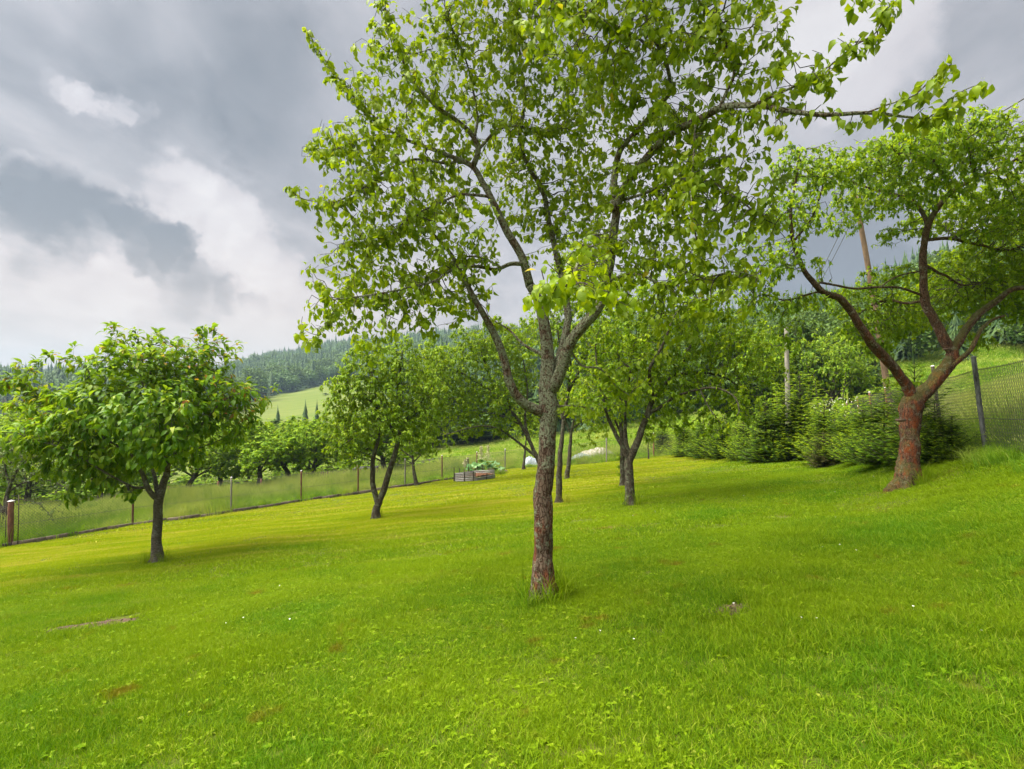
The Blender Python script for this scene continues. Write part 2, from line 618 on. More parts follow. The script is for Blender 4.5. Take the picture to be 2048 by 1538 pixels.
M = {}
M['pear_leaf'] = leaf_mat('pear leaf', [(0, (.085, .16, .006)), (.4, (.20, .31, .007)), (.8, (.30, .39, .012)), (.97, (.35, .42, .02)), (1, (.45, .36, .03))], .43, .45, .24, tcol=1.6)
M['cherry_leaf'] = leaf_mat('cherry leaf', [(0, (.04, .12, .010)), (.45, (.095, .22, .011)), (.75, (.21, .35, .014)), (.88, (.34, .42, .03)), (.95, (.40, .20, .05)), (1, (.30, .09, .045))], .42, .42, .25, tcol=1.6)
M['apple_leaf'] = leaf_mat('apple leaf', [(0, (.055, .13, .005)), (.4, (.15, .27, .007)), (.8, (.31, .42, .010)), (1, (.36, .47, .03))], .44, .5, .18, tcol=1.7)
M['small_leaf'] = leaf_mat('small leaf', [(0, (.065, .14, .010)), (.4, (.17, .30, .014)), (.8, (.31, .43, .030)), (1, (.36, .44, .05))], .42, .5, .18)
M['grey_leaf'] = leaf_mat('grey green leaf', [(0, (.07, .12, .035)), (.5, (.13, .20, .05)), (.92, (.20, .28, .08)), (1, (.34, .22, .10))], .3, .5)
M['bush_leaf'] = leaf_mat('bush leaf', [(0, (.06, .15, .006)), (.5, (.18, .32, .008)), (1, (.38, .50, .015))], .38, .55, .15)
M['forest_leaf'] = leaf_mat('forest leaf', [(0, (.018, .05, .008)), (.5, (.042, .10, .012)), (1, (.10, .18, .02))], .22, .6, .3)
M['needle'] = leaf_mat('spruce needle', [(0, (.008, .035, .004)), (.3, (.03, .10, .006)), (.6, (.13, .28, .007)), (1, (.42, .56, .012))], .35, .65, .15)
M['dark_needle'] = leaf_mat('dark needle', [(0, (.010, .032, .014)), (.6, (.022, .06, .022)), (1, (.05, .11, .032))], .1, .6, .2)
M['brown_needle'] = leaf_mat('withered needle', [(0, (.04, .035, .015)), (.6, (.09, .06, .02)), (1, (.14, .10, .03))], .1, .6, .2)
M['bark_pear'] = bark_mat('pear bark', (.066, .034, .022), (.18, .13, .10), .30, (.27, .30, .21), (.26, .055, .014), (.5, 1.35), .9, .1, lh=.13)
M['bark_limb'] = bark_mat('pear limb bark', (.075, .062, .05), (.18, .165, .14), 1.2, (.28, .31, .22), None, moss=.35)
M['bark_apple'] = bark_mat('old apple bark', (.050, .024, .015), (.14, .080, .055), .25, (.24, .21, .17), (.30, .060, .010), (1.6, 3.4), .75, .6)
M['bark_cherry'] = bark_mat('cherry bark', (.085, .07, .055), (.22, .19, .155), .4, (.30, .30, .26), None, ring=True)
M['bark_small'] = bark_mat('fruit tree bark', (.04, .031, .022), (.11, .09, .068), .45, (.17, .19, .13), (.16, .06, .03), (-.2, .5), .5, .2)
M['twig'] = simple_mat('twig bark', (.025, .02, .015), (.06, .05, .04), 30, .85, .2)

print('mats', round(time.time() - T0, 1))


# ------------------------------------------------------------------ ground sheet
FENCE_R = [(5.4, 2.35), (6.65, 5.1), (7.95, 8.05), (9.3, 11.0), (10.5, 13.65), (11.75, 16.4), (12.95, 19.1), (14.2, 21.9), (15.4, 24.6), (16.6, 27.4), (17.6, 31.5)]
CORNER_L = (-0.45, 36.6)
FENCE_B = [CORNER_L, (2.6, 34.6), (5.5, 32.6), (8.5, 33.6), (11.5, 33.2), (14.6, 32.4), (17.6, 31.5)]
_a = np.array([-22.6, 10.2])
FENCE_L = [G(x, y)[:2] for x, y in [(20, 1092), (265, 1051), (462, 1025), (602, 1004), (716, 988), (810, 973), (884, 962)]]
FENCE_L = [FENCE_L[0] + (FENCE_L[0] - FENCE_L[1]) * 1.6, FENCE_L[0] + (FENCE_L[0] - FENCE_L[1]) * .8] + FENCE_L
FENCE_L = FENCE_L + [(FENCE_L[-1] + np.array(CORNER_L)) / 2, np.array(CORNER_L)]
GARDEN = np.array([tuple(p) for p in FENCE_L] + FENCE_B[1:] + FENCE_R[::-1][1:] + [(3, -30), (-45, -30), (-30, 4)])


def inside(poly, x, y):
    x = np.asarray(x)
    y = np.asarray(y)
    r = np.zeros(x.shape, bool)
    n = len(poly)
    j = n - 1
    for i in range(n):
        xi, yi = poly[i]
        xj, yj = poly[j]
        c = ((yi > y) != (yj > y)) & (x < (xj - xi) * (y - yi) / (yj - yi + 1e-12) + xi)
        r ^= c
        j = i
    return r


FEDGE_P = np.array([-700, 0, 440, 500, 560, 700, 760, 850, 1000, 1300, 1500, 1700, 1850, 2048, 2300, 3000], float)
FEDGE_Y = np.array([235, 235, 250, 330, 385, 450, 300, 90, 72, 66, 62, 56, 55, 50, 47, 45], float)


def forest_edge(x, y):
    px = 1024 + F * x / np.maximum(y, 1)
    return np.interp(px, FEDGE_P, FEDGE_Y)


def grid_axis(lo, hi, fine_lo, fine_hi, step):
    a = list(np.arange(fine_lo, fine_hi + 1e-6, step))
    s = step
    v = fine_hi
    while v < hi:
        s *= 1.12
        v += s
        a.append(v)
    s = step
    v = fine_lo
    while v > lo:
        s *= 1.12
        v -= s
        a.insert(0, v)
    return np.array(a)


gx = grid_axis(-1500, 1500, -20, 20, .4)
gy = grid_axis(-60, 1500, -2, 40, .4)
X, Y = np.meshgrid(gx, gy)
Z = gz(X, Y)
nx, ny = len(gx), len(gy)
V = np.stack([X, Y, Z], -1).reshape(-1, 3)
ii, jj = np.meshgrid(np.arange(nx - 1), np.arange(ny - 1))
q = (jj * nx + ii).ravel()
Fq = np.stack([q, q + 1, q + nx + 1, q + nx], -1)
zone = np.where(inside(GARDEN, X, Y), 0.0, np.where(Y > forest_edge(X, Y), 1.0, 0.5)).ravel()

m, nt = new_mat('ground')
geo = node(nt, 'ShaderNodeNewGeometry')
pos = geo.outputs['Position']
zat = node(nt, 'ShaderNodeAttribute', attribute_name='tint').outputs['Fac']
# lawn soil and thatch
nb = noise(nt, pos, .55, 5, .6)
nf = noise(nt, pos, 60, 4, .7)
lawn = ramp(nt, nf, [(.3, (.035, .045, .010)), (.5, (.075, .095, .014)), (.7, (.14, .13, .03))])
lawn = mix(nt, maprange(nt, nb, .5, .66, 0, .75), lawn, ramp(nt, nf, [(.3, (.05, .03, .012)), (.7, (.17, .10, .025))]))
lawn = mix(nt, .35, lawn, (.10, .15, .012))
strp = node(nt, 'ShaderNodeMapping', {'Vector': pos, 'Rotation': (0, 0, .3), 'Scale': (.02, .16, .1)})
fs = noise(nt, strp.outputs[0], 1.0, 6, .6)
field = ramp(nt, fs, [(.3, (.085, .13, .022)), (.5, (.115, .15, .03)), (.7, (.15, .17, .045))])
wood = ramp(nt, noise(nt, pos, .3, 4), [(.3, (.02, .045, .012)), (.7, (.045, .08, .02))])
g = mix(nt, maprange(nt, zat, .05, .45), lawn, field)
g = mix(nt, maprange(nt, zat, .6, .95), g, wood)
pb = node(nt, 'ShaderNodeBsdfPrincipled', {'Base Color': g, 'Roughness': .95, 'Specular IOR Level': .1})
bmp = node(nt, 'ShaderNodeBump', {'Strength': .7, 'Distance': .03, 'Height': nf})
nt.links.new(bmp.outputs[0], pb.inputs['Normal'])
finish(nt, pb.outputs[0])
M['ground'] = m
obj('ground', np_mesh('ground', V, Fq, None, M['ground'], zone, True), kind='structure')

# ------------------------------------------------------------------ geometry-node scatter
LIB = bpy.data.collections.new('library')


def scatter(name, pts, rots, scl, idx, variants, label, cat=None):
    sub = bpy.data.collections.new(name + '_pieces')
    for k, me in enumerate(variants):
        o = bpy.data.objects.new(f'{name}_{k}', me)
        sub.objects.link(o)
    me = bpy.data.meshes.new(name)
    me.vertices.add(len(pts))
    me.vertices.foreach_set('co', np.asarray(pts, np.float32).ravel())
    a = me.attributes.new('rot', 'FLOAT_VECTOR', 'POINT')
    a.data.foreach_set('vector', np.asarray(rots, np.float32).ravel())
    a = me.attributes.new('scl', 'FLOAT_VECTOR', 'POINT')
    a.data.foreach_set('vector', np.asarray(scl, np.float32).ravel())
    a = me.attributes.new('idx', 'INT', 'POINT')
    a.data.foreach_set('value', np.asarray(idx, np.int32))
    ng = bpy.data.node_groups.new(name, 'GeometryNodeTree')
    ng.interface.new_socket('Geometry', in_out='INPUT', socket_type='NodeSocketGeometry')
    ng.interface.new_socket('Geometry', in_out='OUTPUT', socket_type='NodeSocketGeometry')
    gi = ng.nodes.new('NodeGroupInput')
    go = ng.nodes.new('NodeGroupOutput')
    ci = ng.nodes.new('GeometryNodeCollectionInfo')
    ci.inputs['Collection'].default_value = sub
    ci.inputs['Separate Children'].default_value = True
    ci.inputs['Reset Children'].default_value = True
    iop = ng.nodes.new('GeometryNodeInstanceOnPoints')
    iop.inputs['Pick Instance'].default_value = True

    def attr(nm, ty):
        n = ng.nodes.new('GeometryNodeInputNamedAttribute')
        n.data_type = ty
        n.inputs['Name'].default_value = nm
        return n.outputs['Attribute']
    m2p = ng.nodes.new('GeometryNodeMeshToPoints')
    L = ng.links.new
    L(gi.outputs[0], m2p.inputs[0])
    L(m2p.outputs[0], iop.inputs['Points'])
    L(ci.outputs[0], iop.inputs['Instance'])
    L(attr('idx', 'INT'), iop.inputs['Instance Index'])
    L(attr('rot', 'FLOAT_VECTOR'), iop.inputs['Rotation'])
    L(attr('scl', 'FLOAT_VECTOR'), iop.inputs['Scale'])
    L(iop.outputs[0], go.inputs[0])
    o = obj(name, me, kind='stuff', label=label, cat=cat)
    md = o.modifiers.new('scatter', 'NODES')
    md.node_group = ng
    return o


def slope_rots(x, y, r):
    e = .3
    dx = (gz(x + e, y) - gz(x - e, y)) / (2 * e)
    dy = (gz(x, y + e) - gz(x, y - e)) / (2 * e)
    out = np.zeros((len(x), 3))
    th = r.uniform(0, 2 * math.pi, len(x))
    for i in range(len(x)):
        n = Vector((-dx[i], -dy[i], 1)).normalized()
        qd = Vector((0, 0, 1)).rotation_difference(n)
        mm = qd.to_matrix() @ Matrix.Rotation(th[i], 3, 'Z')
        out[i] = mm.to_euler()
    return out


def blade_tile(r, n, size, h0, h1, wd, lean, mat, broad=0, heads=0, tint_hi=1.0, flowers=0):
    """a square tuft of curved three-segment blades"""
    x = r.uniform(-size / 2, size / 2, n)
    y = r.uniform(-size / 2, size / 2, n)
    h = r.uniform(h0, h1, n) * (0.75 + .5 * r.random(n))
    a = r.uniform(0, 2 * math.pi, n)
    fx, fy = np.cos(a), np.sin(a)                # width direction
    lx = r.normal(0, lean, n)
    ly = r.normal(0, lean, n)
    w0 = wd * r.uniform(.6, 1.3, n)
    z0 = np.full(n, -.01)
    V = np.zeros((n, 5, 3))
    for k, (t, ww) in enumerate(((0, 1), (.55, .8))):
        cx = x + lx * h * t * t
        cy = y + ly * h * t * t
        V[:, 2 * k, 0] = cx - fx * w0 * ww
        V[:, 2 * k, 1] = cy - fy * w0 * ww
        V[:, 2 * k + 1, 0] = cx + fx * w0 * ww
        V[:, 2 * k + 1, 1] = cy + fy * w0 * ww
        V[:, 2 * k, 2] = V[:, 2 * k + 1, 2] = z0 + h * t
    V[:, 4, 0] = x + lx * h
    V[:, 4, 1] = y + ly * h
    V[:, 4, 2] = h * (1 - .25 * np.minimum(1.5, np.abs(lx) + np.abs(ly)))
    b = (np.arange(n) * 5)[:, None]
    Ft = np.concatenate([b + [0, 1, 3], b + [0, 3, 2], b + [2, 3, 4]])
    tint = np.repeat(r.random(n) ** 1.3 * tint_hi, 5)
    parts = [(V.reshape(-1, 3), None, Ft)]
    tints = [tint]
    if broad:
        tv, tf = leaf_template(.26, 1, .5, .1, 0)
        c = r.uniform(-size / 2, size / 2, (broad, 2))
        k = r.integers(4, 7, broad)
        pos, d, s = [], [], []
        for i in range(broad):
            s0 = r.uniform(.025, .055)
            for j in range(k[i]):
                an = r.uniform(0, 2 * math.pi)
                el = r.uniform(.3, .9)
                pos.append((c[i, 0], c[i, 1], .012))
                d.append((math.cos(an) * math.cos(el), math.sin(an) * math.cos(el), math.sin(el)))
                s.append(s0 * r.uniform(.7, 1.2))
        pos, d, s = np.array(pos), np.array(d), np.array(s)
        Vb, Fb, tb = place_leaves(tv, tf, pos, d, np.tile([0, 0, 1.0], (len(pos), 1)) + r.normal(0, .2, (len(pos), 3)), s, r.uniform(.45, 1, len(pos)))
        parts.append((Vb, None, Fb))
        tints.append(tb)
    if heads:
        hx = r.uniform(-size / 2, size / 2, heads)
        hy = r.uniform(-size / 2, size / 2, heads)
        hh = r.uniform(h1 * .9, h1 * 1.5, heads)
        p0 = np.stack([hx, hy, np.zeros(heads)], 1)
        p1 = p0 + np.stack([r.normal(0, .12, heads) * hh, r.normal(0, .12, heads) * hh, hh], 1)
        Vs, Fs = segs(p0, p1, wd * .35, wd * .25, 3)
        parts.append((Vs, Fs, None))
        tints.append(np.full(len(Vs), .8))
        Vs, Fs = segs(p1, p1 + (p1 - p0) * .16, wd * 1.3, wd * .3, 3)
        parts.append((Vs, Fs, None))
        tints.append(np.full(len(Vs), 1.0))
    V, Q, T = join(parts)
    return np_mesh('tuft', V, Q, T, mat, np.concatenate(tints))


def grass_mat(name, stops, patch_cols, pscale=.5, trans=.35):
    m, nt = new_mat(name)
    at = node(nt, 'ShaderNodeAttribute', attribute_name='tint').outputs['Fac']
    c = ramp(nt, at, stops)
    pos = node(nt, 'ShaderNodeNewGeometry').outputs['Position']
    px = node(nt, 'ShaderNodeSeparateXYZ', {'Vector': pos})
    n1 = noise(nt, pos, pscale, 5, .62)
    n2 = noise(nt, pos, pscale * 4.5, 4, .6)
    st = node(nt, 'ShaderNodeMapping', {'Vector': pos, 'Rotation': (0, 0, .35), 'Scale': (.35, 2.6, 1)}).outputs[0]
    n3 = noise(nt, st, .9, 5, .6)
    for kind, col, lo, hi, amt in patch_cols:
        f = maprange(nt, {'a': n1, 'b': n2, 'c': n3}[kind], lo, hi, 0, amt)
        c = mix(nt, f, c, col, 'MIX')
    # drier mown grass left and far; elsewhere tree shade is painted into the green
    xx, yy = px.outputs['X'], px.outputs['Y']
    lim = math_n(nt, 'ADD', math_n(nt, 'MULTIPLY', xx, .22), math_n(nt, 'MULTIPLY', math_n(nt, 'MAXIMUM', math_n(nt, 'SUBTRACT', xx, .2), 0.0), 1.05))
    dry_lit = math_n(nt, 'SUBTRACT', yy, math_n(nt, 'ADD', lim, 12.3))
    dry_lit = math_n(nt, 'ADD', dry_lit, math_n(nt, 'MULTIPLY', math_n(nt, 'SUBTRACT', n3, .5), 5.0))
    dry_lit = math_n(nt, 'ADD', math_n(nt, 'MULTIPLY', maprange(nt, dry_lit, -.8, 1.6), .62), math_n(nt, 'MULTIPLY', maprange(nt, dry_lit, -8, 3), .38))
    return m, nt, c, dry_lit, n2, n3


def grass_finish(nt, c, trans, tcol=(1.5, 1.4, .5), rough=.65):
    pb = node(nt, 'ShaderNodeBsdfPrincipled', {'Base Color': c, 'Roughness': rough, 'Specular IOR Level': .12})
    tr = node(nt, 'ShaderNodeBsdfTranslucent', {'Color': mix(nt, 1.0, c, tcol, 'MULTIPLY')})
    mx = node(nt, 'ShaderNodeMixShader', {0: trans, 1: pb.outputs[0], 2: tr.outputs[0]})
    finish(nt, mx.outputs[0])


m, nt, c, dry_lit, n2, n3 = grass_mat('lawn grass', [(0, (.066, .145, .003)), (.5, (.148, .262, .004)), (.85, (.24, .36, .006)), (1, (.34, .38, .05))],
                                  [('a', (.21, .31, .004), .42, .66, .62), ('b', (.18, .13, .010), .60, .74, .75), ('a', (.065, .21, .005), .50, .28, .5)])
c = mix(nt, math_n(nt, 'MULTIPLY', dry_lit, .85), c, ramp(nt, n3, [(.3, (.22, .31, .005)), (.5, (.32, .38, .007)), (.64, (.46, .42, .07))]))
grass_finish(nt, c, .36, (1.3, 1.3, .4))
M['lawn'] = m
m, nt, c, dry_lit, n2, n3 = grass_mat('meadow grass', [(0, (.12, .24, .015)), (.5, (.22, .37, .02)), (.9, (.34, .46, .05)), (1, (.46, .52, .14))],
                                  [('a', (.42, .46, .12), .45, .64, .75), ('b', (.10, .24, .012), .52, .40, .6)], .25)
grass_finish(nt, c, .45, (1.3, 1.3, .6))
M['meadow'] = m

SOIL = [(G(180, 1252), .90, .16, math.atan2(0.16, 1.0)), (G(1468, 1219), .27, .15, 0.1)]
SOIL_W = []
rg = np.random.default_rng(5)
near = [blade_tile(rg, 950, .34, .028, .062, .0021, .55, M['lawn'], broad=4) for _ in range(4)]
near.append(blade_tile(rg, 800, .34, .04, .085, .0022, .6, M['lawn'], broad=1))
near.append(blade_tile(rg, 650, .34, .03, .05, .002, .5, M['lawn'], broad=10))
mid = [blade_tile(rg, 1300, .8, .025, .055, .0042, .5, M['lawn'], broad=6) for _ in range(4)]
far = [blade_tile(rg, 1700, 2.0, .025, .05, .010, .5, M['lawn'], broad=0) for _ in range(4)]
tall = [blade_tile(rg, 480, 1.0, .26, .52, .006, .35, M['meadow'], heads=70) for _ in range(3)]
tallfar = [blade_tile(rg, 420, 2.4, .25, .5, .018, .4, M['meadow'], heads=30) for _ in range(3)]
edge_t = [blade_tile(rg, 150, .34, .12, .30, .004, .5, M['meadow'], heads=0) for _ in range(3)]


def jitter_grid(x0, x1, y0, y1, s, r):
    a = np.arange(x0, x1, s)
    b = np.arange(y0, y1, s)
    A, B = np.meshgrid(a, b)
    A = A.ravel() + r.uniform(-s * .45, s * .45, A.size)
    B = B.ravel() + r.uniform(-s * .45, s * .45, B.size)
    return A, B


def in_view(x, y, m=1.2):
    return (y > .3) & (np.abs(x) < y * .95 + m)


def lawn_pts(y0, y1, s, nvar, base_scale, skip_soil=True):
    x, y = jitter_grid(-34, 18, y0, y1, s, rg)
    k = in_view(x, y, 2.0) & inside(GARDEN, x, y)
    if skip_soil:
        for (c, a, b, ang) in SOIL:
            u = (x - c[0]) * math.cos(ang) + (y - c[1]) * math.sin(ang)
            v = -(x - c[0]) * math.sin(ang) + (y - c[1]) * math.cos(ang)
            k &= (np.abs(u) / (a * .5 + .14)) ** 2 + (np.abs(v) / (b * .5 + .16)) ** 2 > 1
    x, y = x[k], y[k]
    n = len(x)
    sc = base_scale * rg.uniform(.85, 1.2, (n, 1)) * np.ones((1, 3))
    return np.stack([x, y, gz(x, y)], 1), slope_rots(x, y, rg), sc, x, y


pts, rots, sc, x, y = lawn_pts(.6, 8.5, .20, 6, 1.0)
pat = np.sin(x * 1.3 + 2) * np.sin(y * 1.1) + .5 * np.sin(x * 3.1 - y * 2.3)
idx = rg.integers(0, 4, len(x))
idx = np.where((x > 1.2) & (rg.random(len(x)) < .45 + .3 * pat), 4, idx)
idx = np.where(rg.random(len(x)) < .12 + .12 * pat, 5, idx)
sc[:, 2] *= np.clip(.9 + .28 * pat, .55, 1.5)
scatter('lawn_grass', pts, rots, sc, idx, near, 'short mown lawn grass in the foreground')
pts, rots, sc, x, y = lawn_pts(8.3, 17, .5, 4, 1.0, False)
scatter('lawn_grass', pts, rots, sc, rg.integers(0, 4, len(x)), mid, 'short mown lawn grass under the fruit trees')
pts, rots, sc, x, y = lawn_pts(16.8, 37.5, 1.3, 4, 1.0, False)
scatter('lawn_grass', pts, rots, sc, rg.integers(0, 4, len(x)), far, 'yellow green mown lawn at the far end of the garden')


def meadow_pts(x0, x1, y0, y1, s, extra):
    x, y = jitter_grid(x0, x1, y0, y1, s, rg)
    k = in_view(x, y, 3.0) & ~inside(GARDEN, x, y) & extra(x, y)
    # keep the tufts off the line of the fence by their own half width
    for dx, dy in ((.35, 0), (-.35, 0), (0, .35), (0, -.35)):
        k &= ~inside(GARDEN, x + dx, y + dy)
    x, y = x[k], y[k]
    n = len(x)
    sc = rg.uniform(.8, 1.25, (n, 1)) * np.ones((1, 3))
    sc[:, 2] *= np.clip(.85 + .35 * np.sin(x * .7 + 1) * np.sin(y * .5), .5, 1.3)
    return np.stack([x, y, gz(x, y)], 1), slope_rots(x, y, rg), sc, rg.integers(0, 3, n)


pts, rots, sc, idx = meadow_pts(-45, 42, 6, 40, .55, lambda x, y: ((x - 9.3) * FN[0] + (y - 11) * FN[1] < 14) & ~((x > .3) & (x < 8.5) & (y > 34.5) & (y < 39.5)))
scatter('meadow_grass', pts, rots, sc, idx, tall, 'tall seeding meadow grass beyond the wire fence')
pts, rots, sc, idx = meadow_pts(-60, 80, 22, 74, 1.5, lambda x, y: (((x - 9.3) * FN[0] + (y - 11) * FN[1] > 12) | (y > 38)) & ~((x > 0) & (x < 9) & (y > 34.5) & (y < 40)))
sc[:, 2] *= .75
scatter('meadow_grass', pts, rots, sc, idx, tallfar, 'pale tall grass on the rising meadow')

# longer unmown grass along the foot of the fences
ep = []
for line, off in ((FENCE_L, .0), (FENCE_R, .0), (FENCE_B, .0)):
    line = [np.array(p) for p in line]
    for a, b in zip(line[:-1], line[1:]):
        n = int(np.linalg.norm(b - a) / .16)
        t = rg.random(n)[:, None]
        nn = np.array([-(b - a)[1], (b - a)[0]]) / np.linalg.norm(b - a)
        ep.append(a + (b - a) * t + nn * rg.normal(.22, .16, n)[:, None])
ep = np.vstack(ep)
ep = ep[in_view(ep[:, 0], ep[:, 1], 2)]
scatter('edge_grass', np.column_stack([ep, gz(ep[:, 0], ep[:, 1])]), slope_rots(ep[:, 0], ep[:, 1], rg), rg.uniform(.5, 1.3, (len(ep), 1)) * np.ones((1, 3)),
        rg.integers(0, 3, len(ep)), edge_t, 'unmown grass along the foot of the fence')
print('grass', round(time.time() - T0, 1))


# ------------------------------------------------------------------ tree growing
def colonise(P0, par0, A, D, di, dk, iters, r, jit=.25, grav=0.0):
    cap = len(P0) + 26000
    Pn = np.zeros((cap, 3))
    n = len(P0)
    Pn[:n] = P0
    par = list(par0)
    alive = np.ones(len(A), bool)
    bd = np.full(len(A), 1e9)
    bi = np.zeros(len(A), int)

    def upd(i0, i1):
        for c in range(i0, i1, 400):
            B = Pn[c:min(c + 400, i1)]
            d = np.linalg.norm(A[:, None] - B[None], axis=2)
            k = d.argmin(1)
            dm = d[np.arange(len(A)), k]
            better = dm < bd
            bd[better] = dm[better]
            bi[better] = k[better] + c
    upd(0, n)
    kids = np.zeros(cap, int)
    for it in range(iters):
        alive &= bd > dk
        s = np.where(alive & (bd < di))[0]
        if len(s) == 0 or n > cap - 3000:
            break
        idx = bi[s]
        d = nrm(A[s] - Pn[idx])
        acc = np.zeros((n, 3))
        np.add.at(acc, idx, d)
        u = np.unique(idx)
        u = u[kids[u] < 4]
        if len(u) == 0:
            break
        v = nrm(acc[u]) + r.normal(0, jit, (len(u), 3))
        v[:, 2] += grav
        new = Pn[u] + nrm(v) * D
        kids[u] += 1
        Pn[n:n + len(u)] = new
        par.extend(u.tolist())
        upd(n, n + len(u))
        n += len(u)
    return Pn[:n].copy(), np.array(par)


def blob_points(blobs, dens, r):
    out = []
    for b in blobs:
        c, rad = np.asarray(b[0], float), np.asarray(b[1], float) * np.ones(3)
        n = max(4, int(dens * 4.19 * rad.prod() * (b[2] if len(b) > 2 else 1)))
        v = nrm(r.normal(size=(n, 3))) * (r.random((n, 1)) ** (1 / 2.4))
        out.append(c + v * rad)
    return np.vstack(out)


LEAFT = {
    'pear': [leaf_template(.33, 3, .55, .14, .35), leaf_template(.30, 3, .95, .16, .3), leaf_template(.36, 3, .25, .10, .4)],
    'cherry': [leaf_template(.25, 3, .45, .08, .12), leaf_template(.23, 3, .8, .10, .1)],
    'small': [leaf_template(.34, 1, .4, .12, .03), leaf_template(.31, 1, .8, .14, .03)],
}


def leafmesh(name, kind, pos, d, nor, size, tint, mat, base):
    parts, tints = [], []
    T = LEAFT[kind]
    ch = rng.integers(0, len(T), len(pos))
    for k, (tv, tf) in enumerate(T):
        s = ch == k
        if s.sum() == 0:
            continue
        Vv, Ff, tt = place_leaves(tv, tf, pos[s] - base, d[s], nor[s], size[s], tint[s])
        parts.append((Vv, None, Ff))
        tints.append(tt)
    Vv, Q, Tt = join(parts)
    return np_mesh(name, Vv, Q, Tt, mat, np.concatenate(tints))


SINGLE = {}


def single_leaf(kind, mat, tq):
    k = (kind, mat.name, tq)
    if k not in SINGLE:
        tv, tf = LEAFT[kind][tq % len(LEAFT[kind])]
        SINGLE[k] = np_mesh('leaf', tv, None, tf, mat, np.full(len(tv), tq / 8.0))
    return SINGLE[k]


def build_tree(name, label, cat, base, limbs, blobs, dens, leaf, mats, D=.11, di=1.3, dk=.13, iters=90, seed=1, lpn=2.2, lsize=.06,
               kind='small', leaf_parts=0, jit=.28, grav=-.02, tipr=.0022, p_exp=2.35, thr=.010, red_tips=0.0, group=None, outward=.6,
               down=.5, link=True, bump=.045, twig_sides=4, nor_up=1.0, extra=None):
    r = np.random.default_rng(seed)
    base = np.asarray(base, float)
    root = thing(name, label, cat, base, group) if link else None
    Pn, par, rad, hand, limb_of = [], [], [], [], []
    limb_m = []
    for li, L in enumerate(limbs):
        pts, rr = catmull(L['pts'], L['r'], .035)
        # settle the start inside the limb it springs from
        if li and 'free' not in L:
            A = np.array(Pn)
            k = int(np.linalg.norm(A - pts[0], axis=1).argmin())
            if np.linalg.norm(A[k] - pts[0]) > 1e-3:
                lead = np.array([A[k]])
                pts = np.vstack([lead, pts])
                rr = np.concatenate([[rr[0]], rr])
            prev = k
        else:
            prev = -1
        # gnarl
        n = len(pts)
        s = np.arange(n) / max(1, n - 1)
        wob = np.stack([np.interp(np.arange(n), np.linspace(0, n, max(3, n // 7)), r.normal(0, 1, max(3, n // 7))) for _ in range(3)], 1)
        pts = pts + wob * (.05 * rr[:, None] + .005) * np.minimum(1, s * 6)[:, None]
        limb_m.append((L.get('part', 'limb'), pts, rr, L.get('sides', 18 if rr[0] > .05 else 10), L.get('mat'), L.get('label')))
        step = max(1, int(D / .035 * .8))
        ids = list(range(0, n, step))
        if ids[-1] != n - 1:
            ids.append(n - 1)
        for q in ids:
            Pn.append(pts[q])
            par.append(prev)
            rad.append(rr[q])
            hand.append(True)
            prev = len(Pn) - 1
    n_hand = len(Pn)
    A = blob_points(blobs, dens, r)
    A = A[A[:, 2] > gz(A[:, 0], A[:, 1]) + .35]
    # no growth from the lower trunk
    P0 = np.array(Pn)
    free = np.array([i for i in range(n_hand)])
    minz = limbs[0].get('clear', .6)
    tr = P0[:, 2] < base[2] + minz
    far_pos = P0.copy()
    far_pos[tr] += np.array([0, 0, -1000.0])
    Pg, parg = colonise(far_pos, par, A, D, di, dk, iters, r, jit, grav)
    Pg[:n_hand] = P0
    n = len(Pg)
    tips = np.ones(n, bool)
    tips[parg[parg >= 0]] = False
    R = np.zeros(n)
    R[tips] = tipr
    acc = np.zeros(n)
    depth = np.zeros(n, int)
    for i in range(n - 1, -1, -1):
        if not tips[i]:
            R[i] = acc[i] ** (1 / p_exp)
        if i < n_hand:
            R[i] = rad[i]
        if parg[i] >= 0:
            acc[parg[i]] += R[i] ** p_exp
            depth[parg[i]] = max(depth[parg[i]], depth[i] + 1)
    for i in range(n_hand, n):
        R[i] = min(R[i], R[parg[i]] * .85)
    R = np.maximum(R, tipr * .7)
    # meshes
    meshes = []
    for (part, pts, rr, sides, mt, lb) in limb_m:
        Vv, Q, T = tube(pts - base, rr, sides, bump, int(r.integers(1e6)), flare=.42 if part == 'trunk' else 0.0)
        me = np_mesh(part, Vv, Q, T, M[mt or mats[0 if part == 'trunk' else 1]], None, True)
        meshes.append((part, me, None, lb))
    g = np.arange(n_hand, n)
    pa = parg[g]
    Vv, Q = segs(Pg[pa] - base, Pg[g] - base, np.minimum(R[pa], R[g] * 1.35), R[g], twig_sides)
    meshes.append(('twigs', np_mesh('twigs', Vv, Q, None, M['twig'] if len(mats) < 3 else M[mats[2]], None, True), 'stuff', None))
    # leaves
    dirs = nrm(Pg[g] - Pg[pa])
    thin = R[g] < thr
    gi = g[thin]
    dv = dirs[thin]
    dp = depth[gi]
    hand_thin = np.array([i for i in range(n_hand) if rad[i] < thr * .9 and P0[i, 2] > base[2] + minz], int)
    if len(hand_thin):
        gi = np.concatenate([gi, hand_thin])
        dv = np.vstack([dv, nrm(r.normal(size=(len(hand_thin), 3)))])
        dp = np.concatenate([dp, np.zeros(len(hand_thin), int)])
    clump = np.where(r.random(len(gi)) < .42, .15, 1.65)
    ctint = r.random(len(gi))
    cnt = r.poisson(lpn * clump * np.where(dp < 4, 1.25, .7))
    cnt[dp == 0] += 2
    k = np.repeat(np.arange(len(gi)), cnt)
    m = len(k)
    pos = Pg[gi[k]] + dv[k] * r.uniform(-D, 0.02, (m, 1)) + r.normal(0, .006, (m, 3))
    cen = np.asarray(A.mean(0))
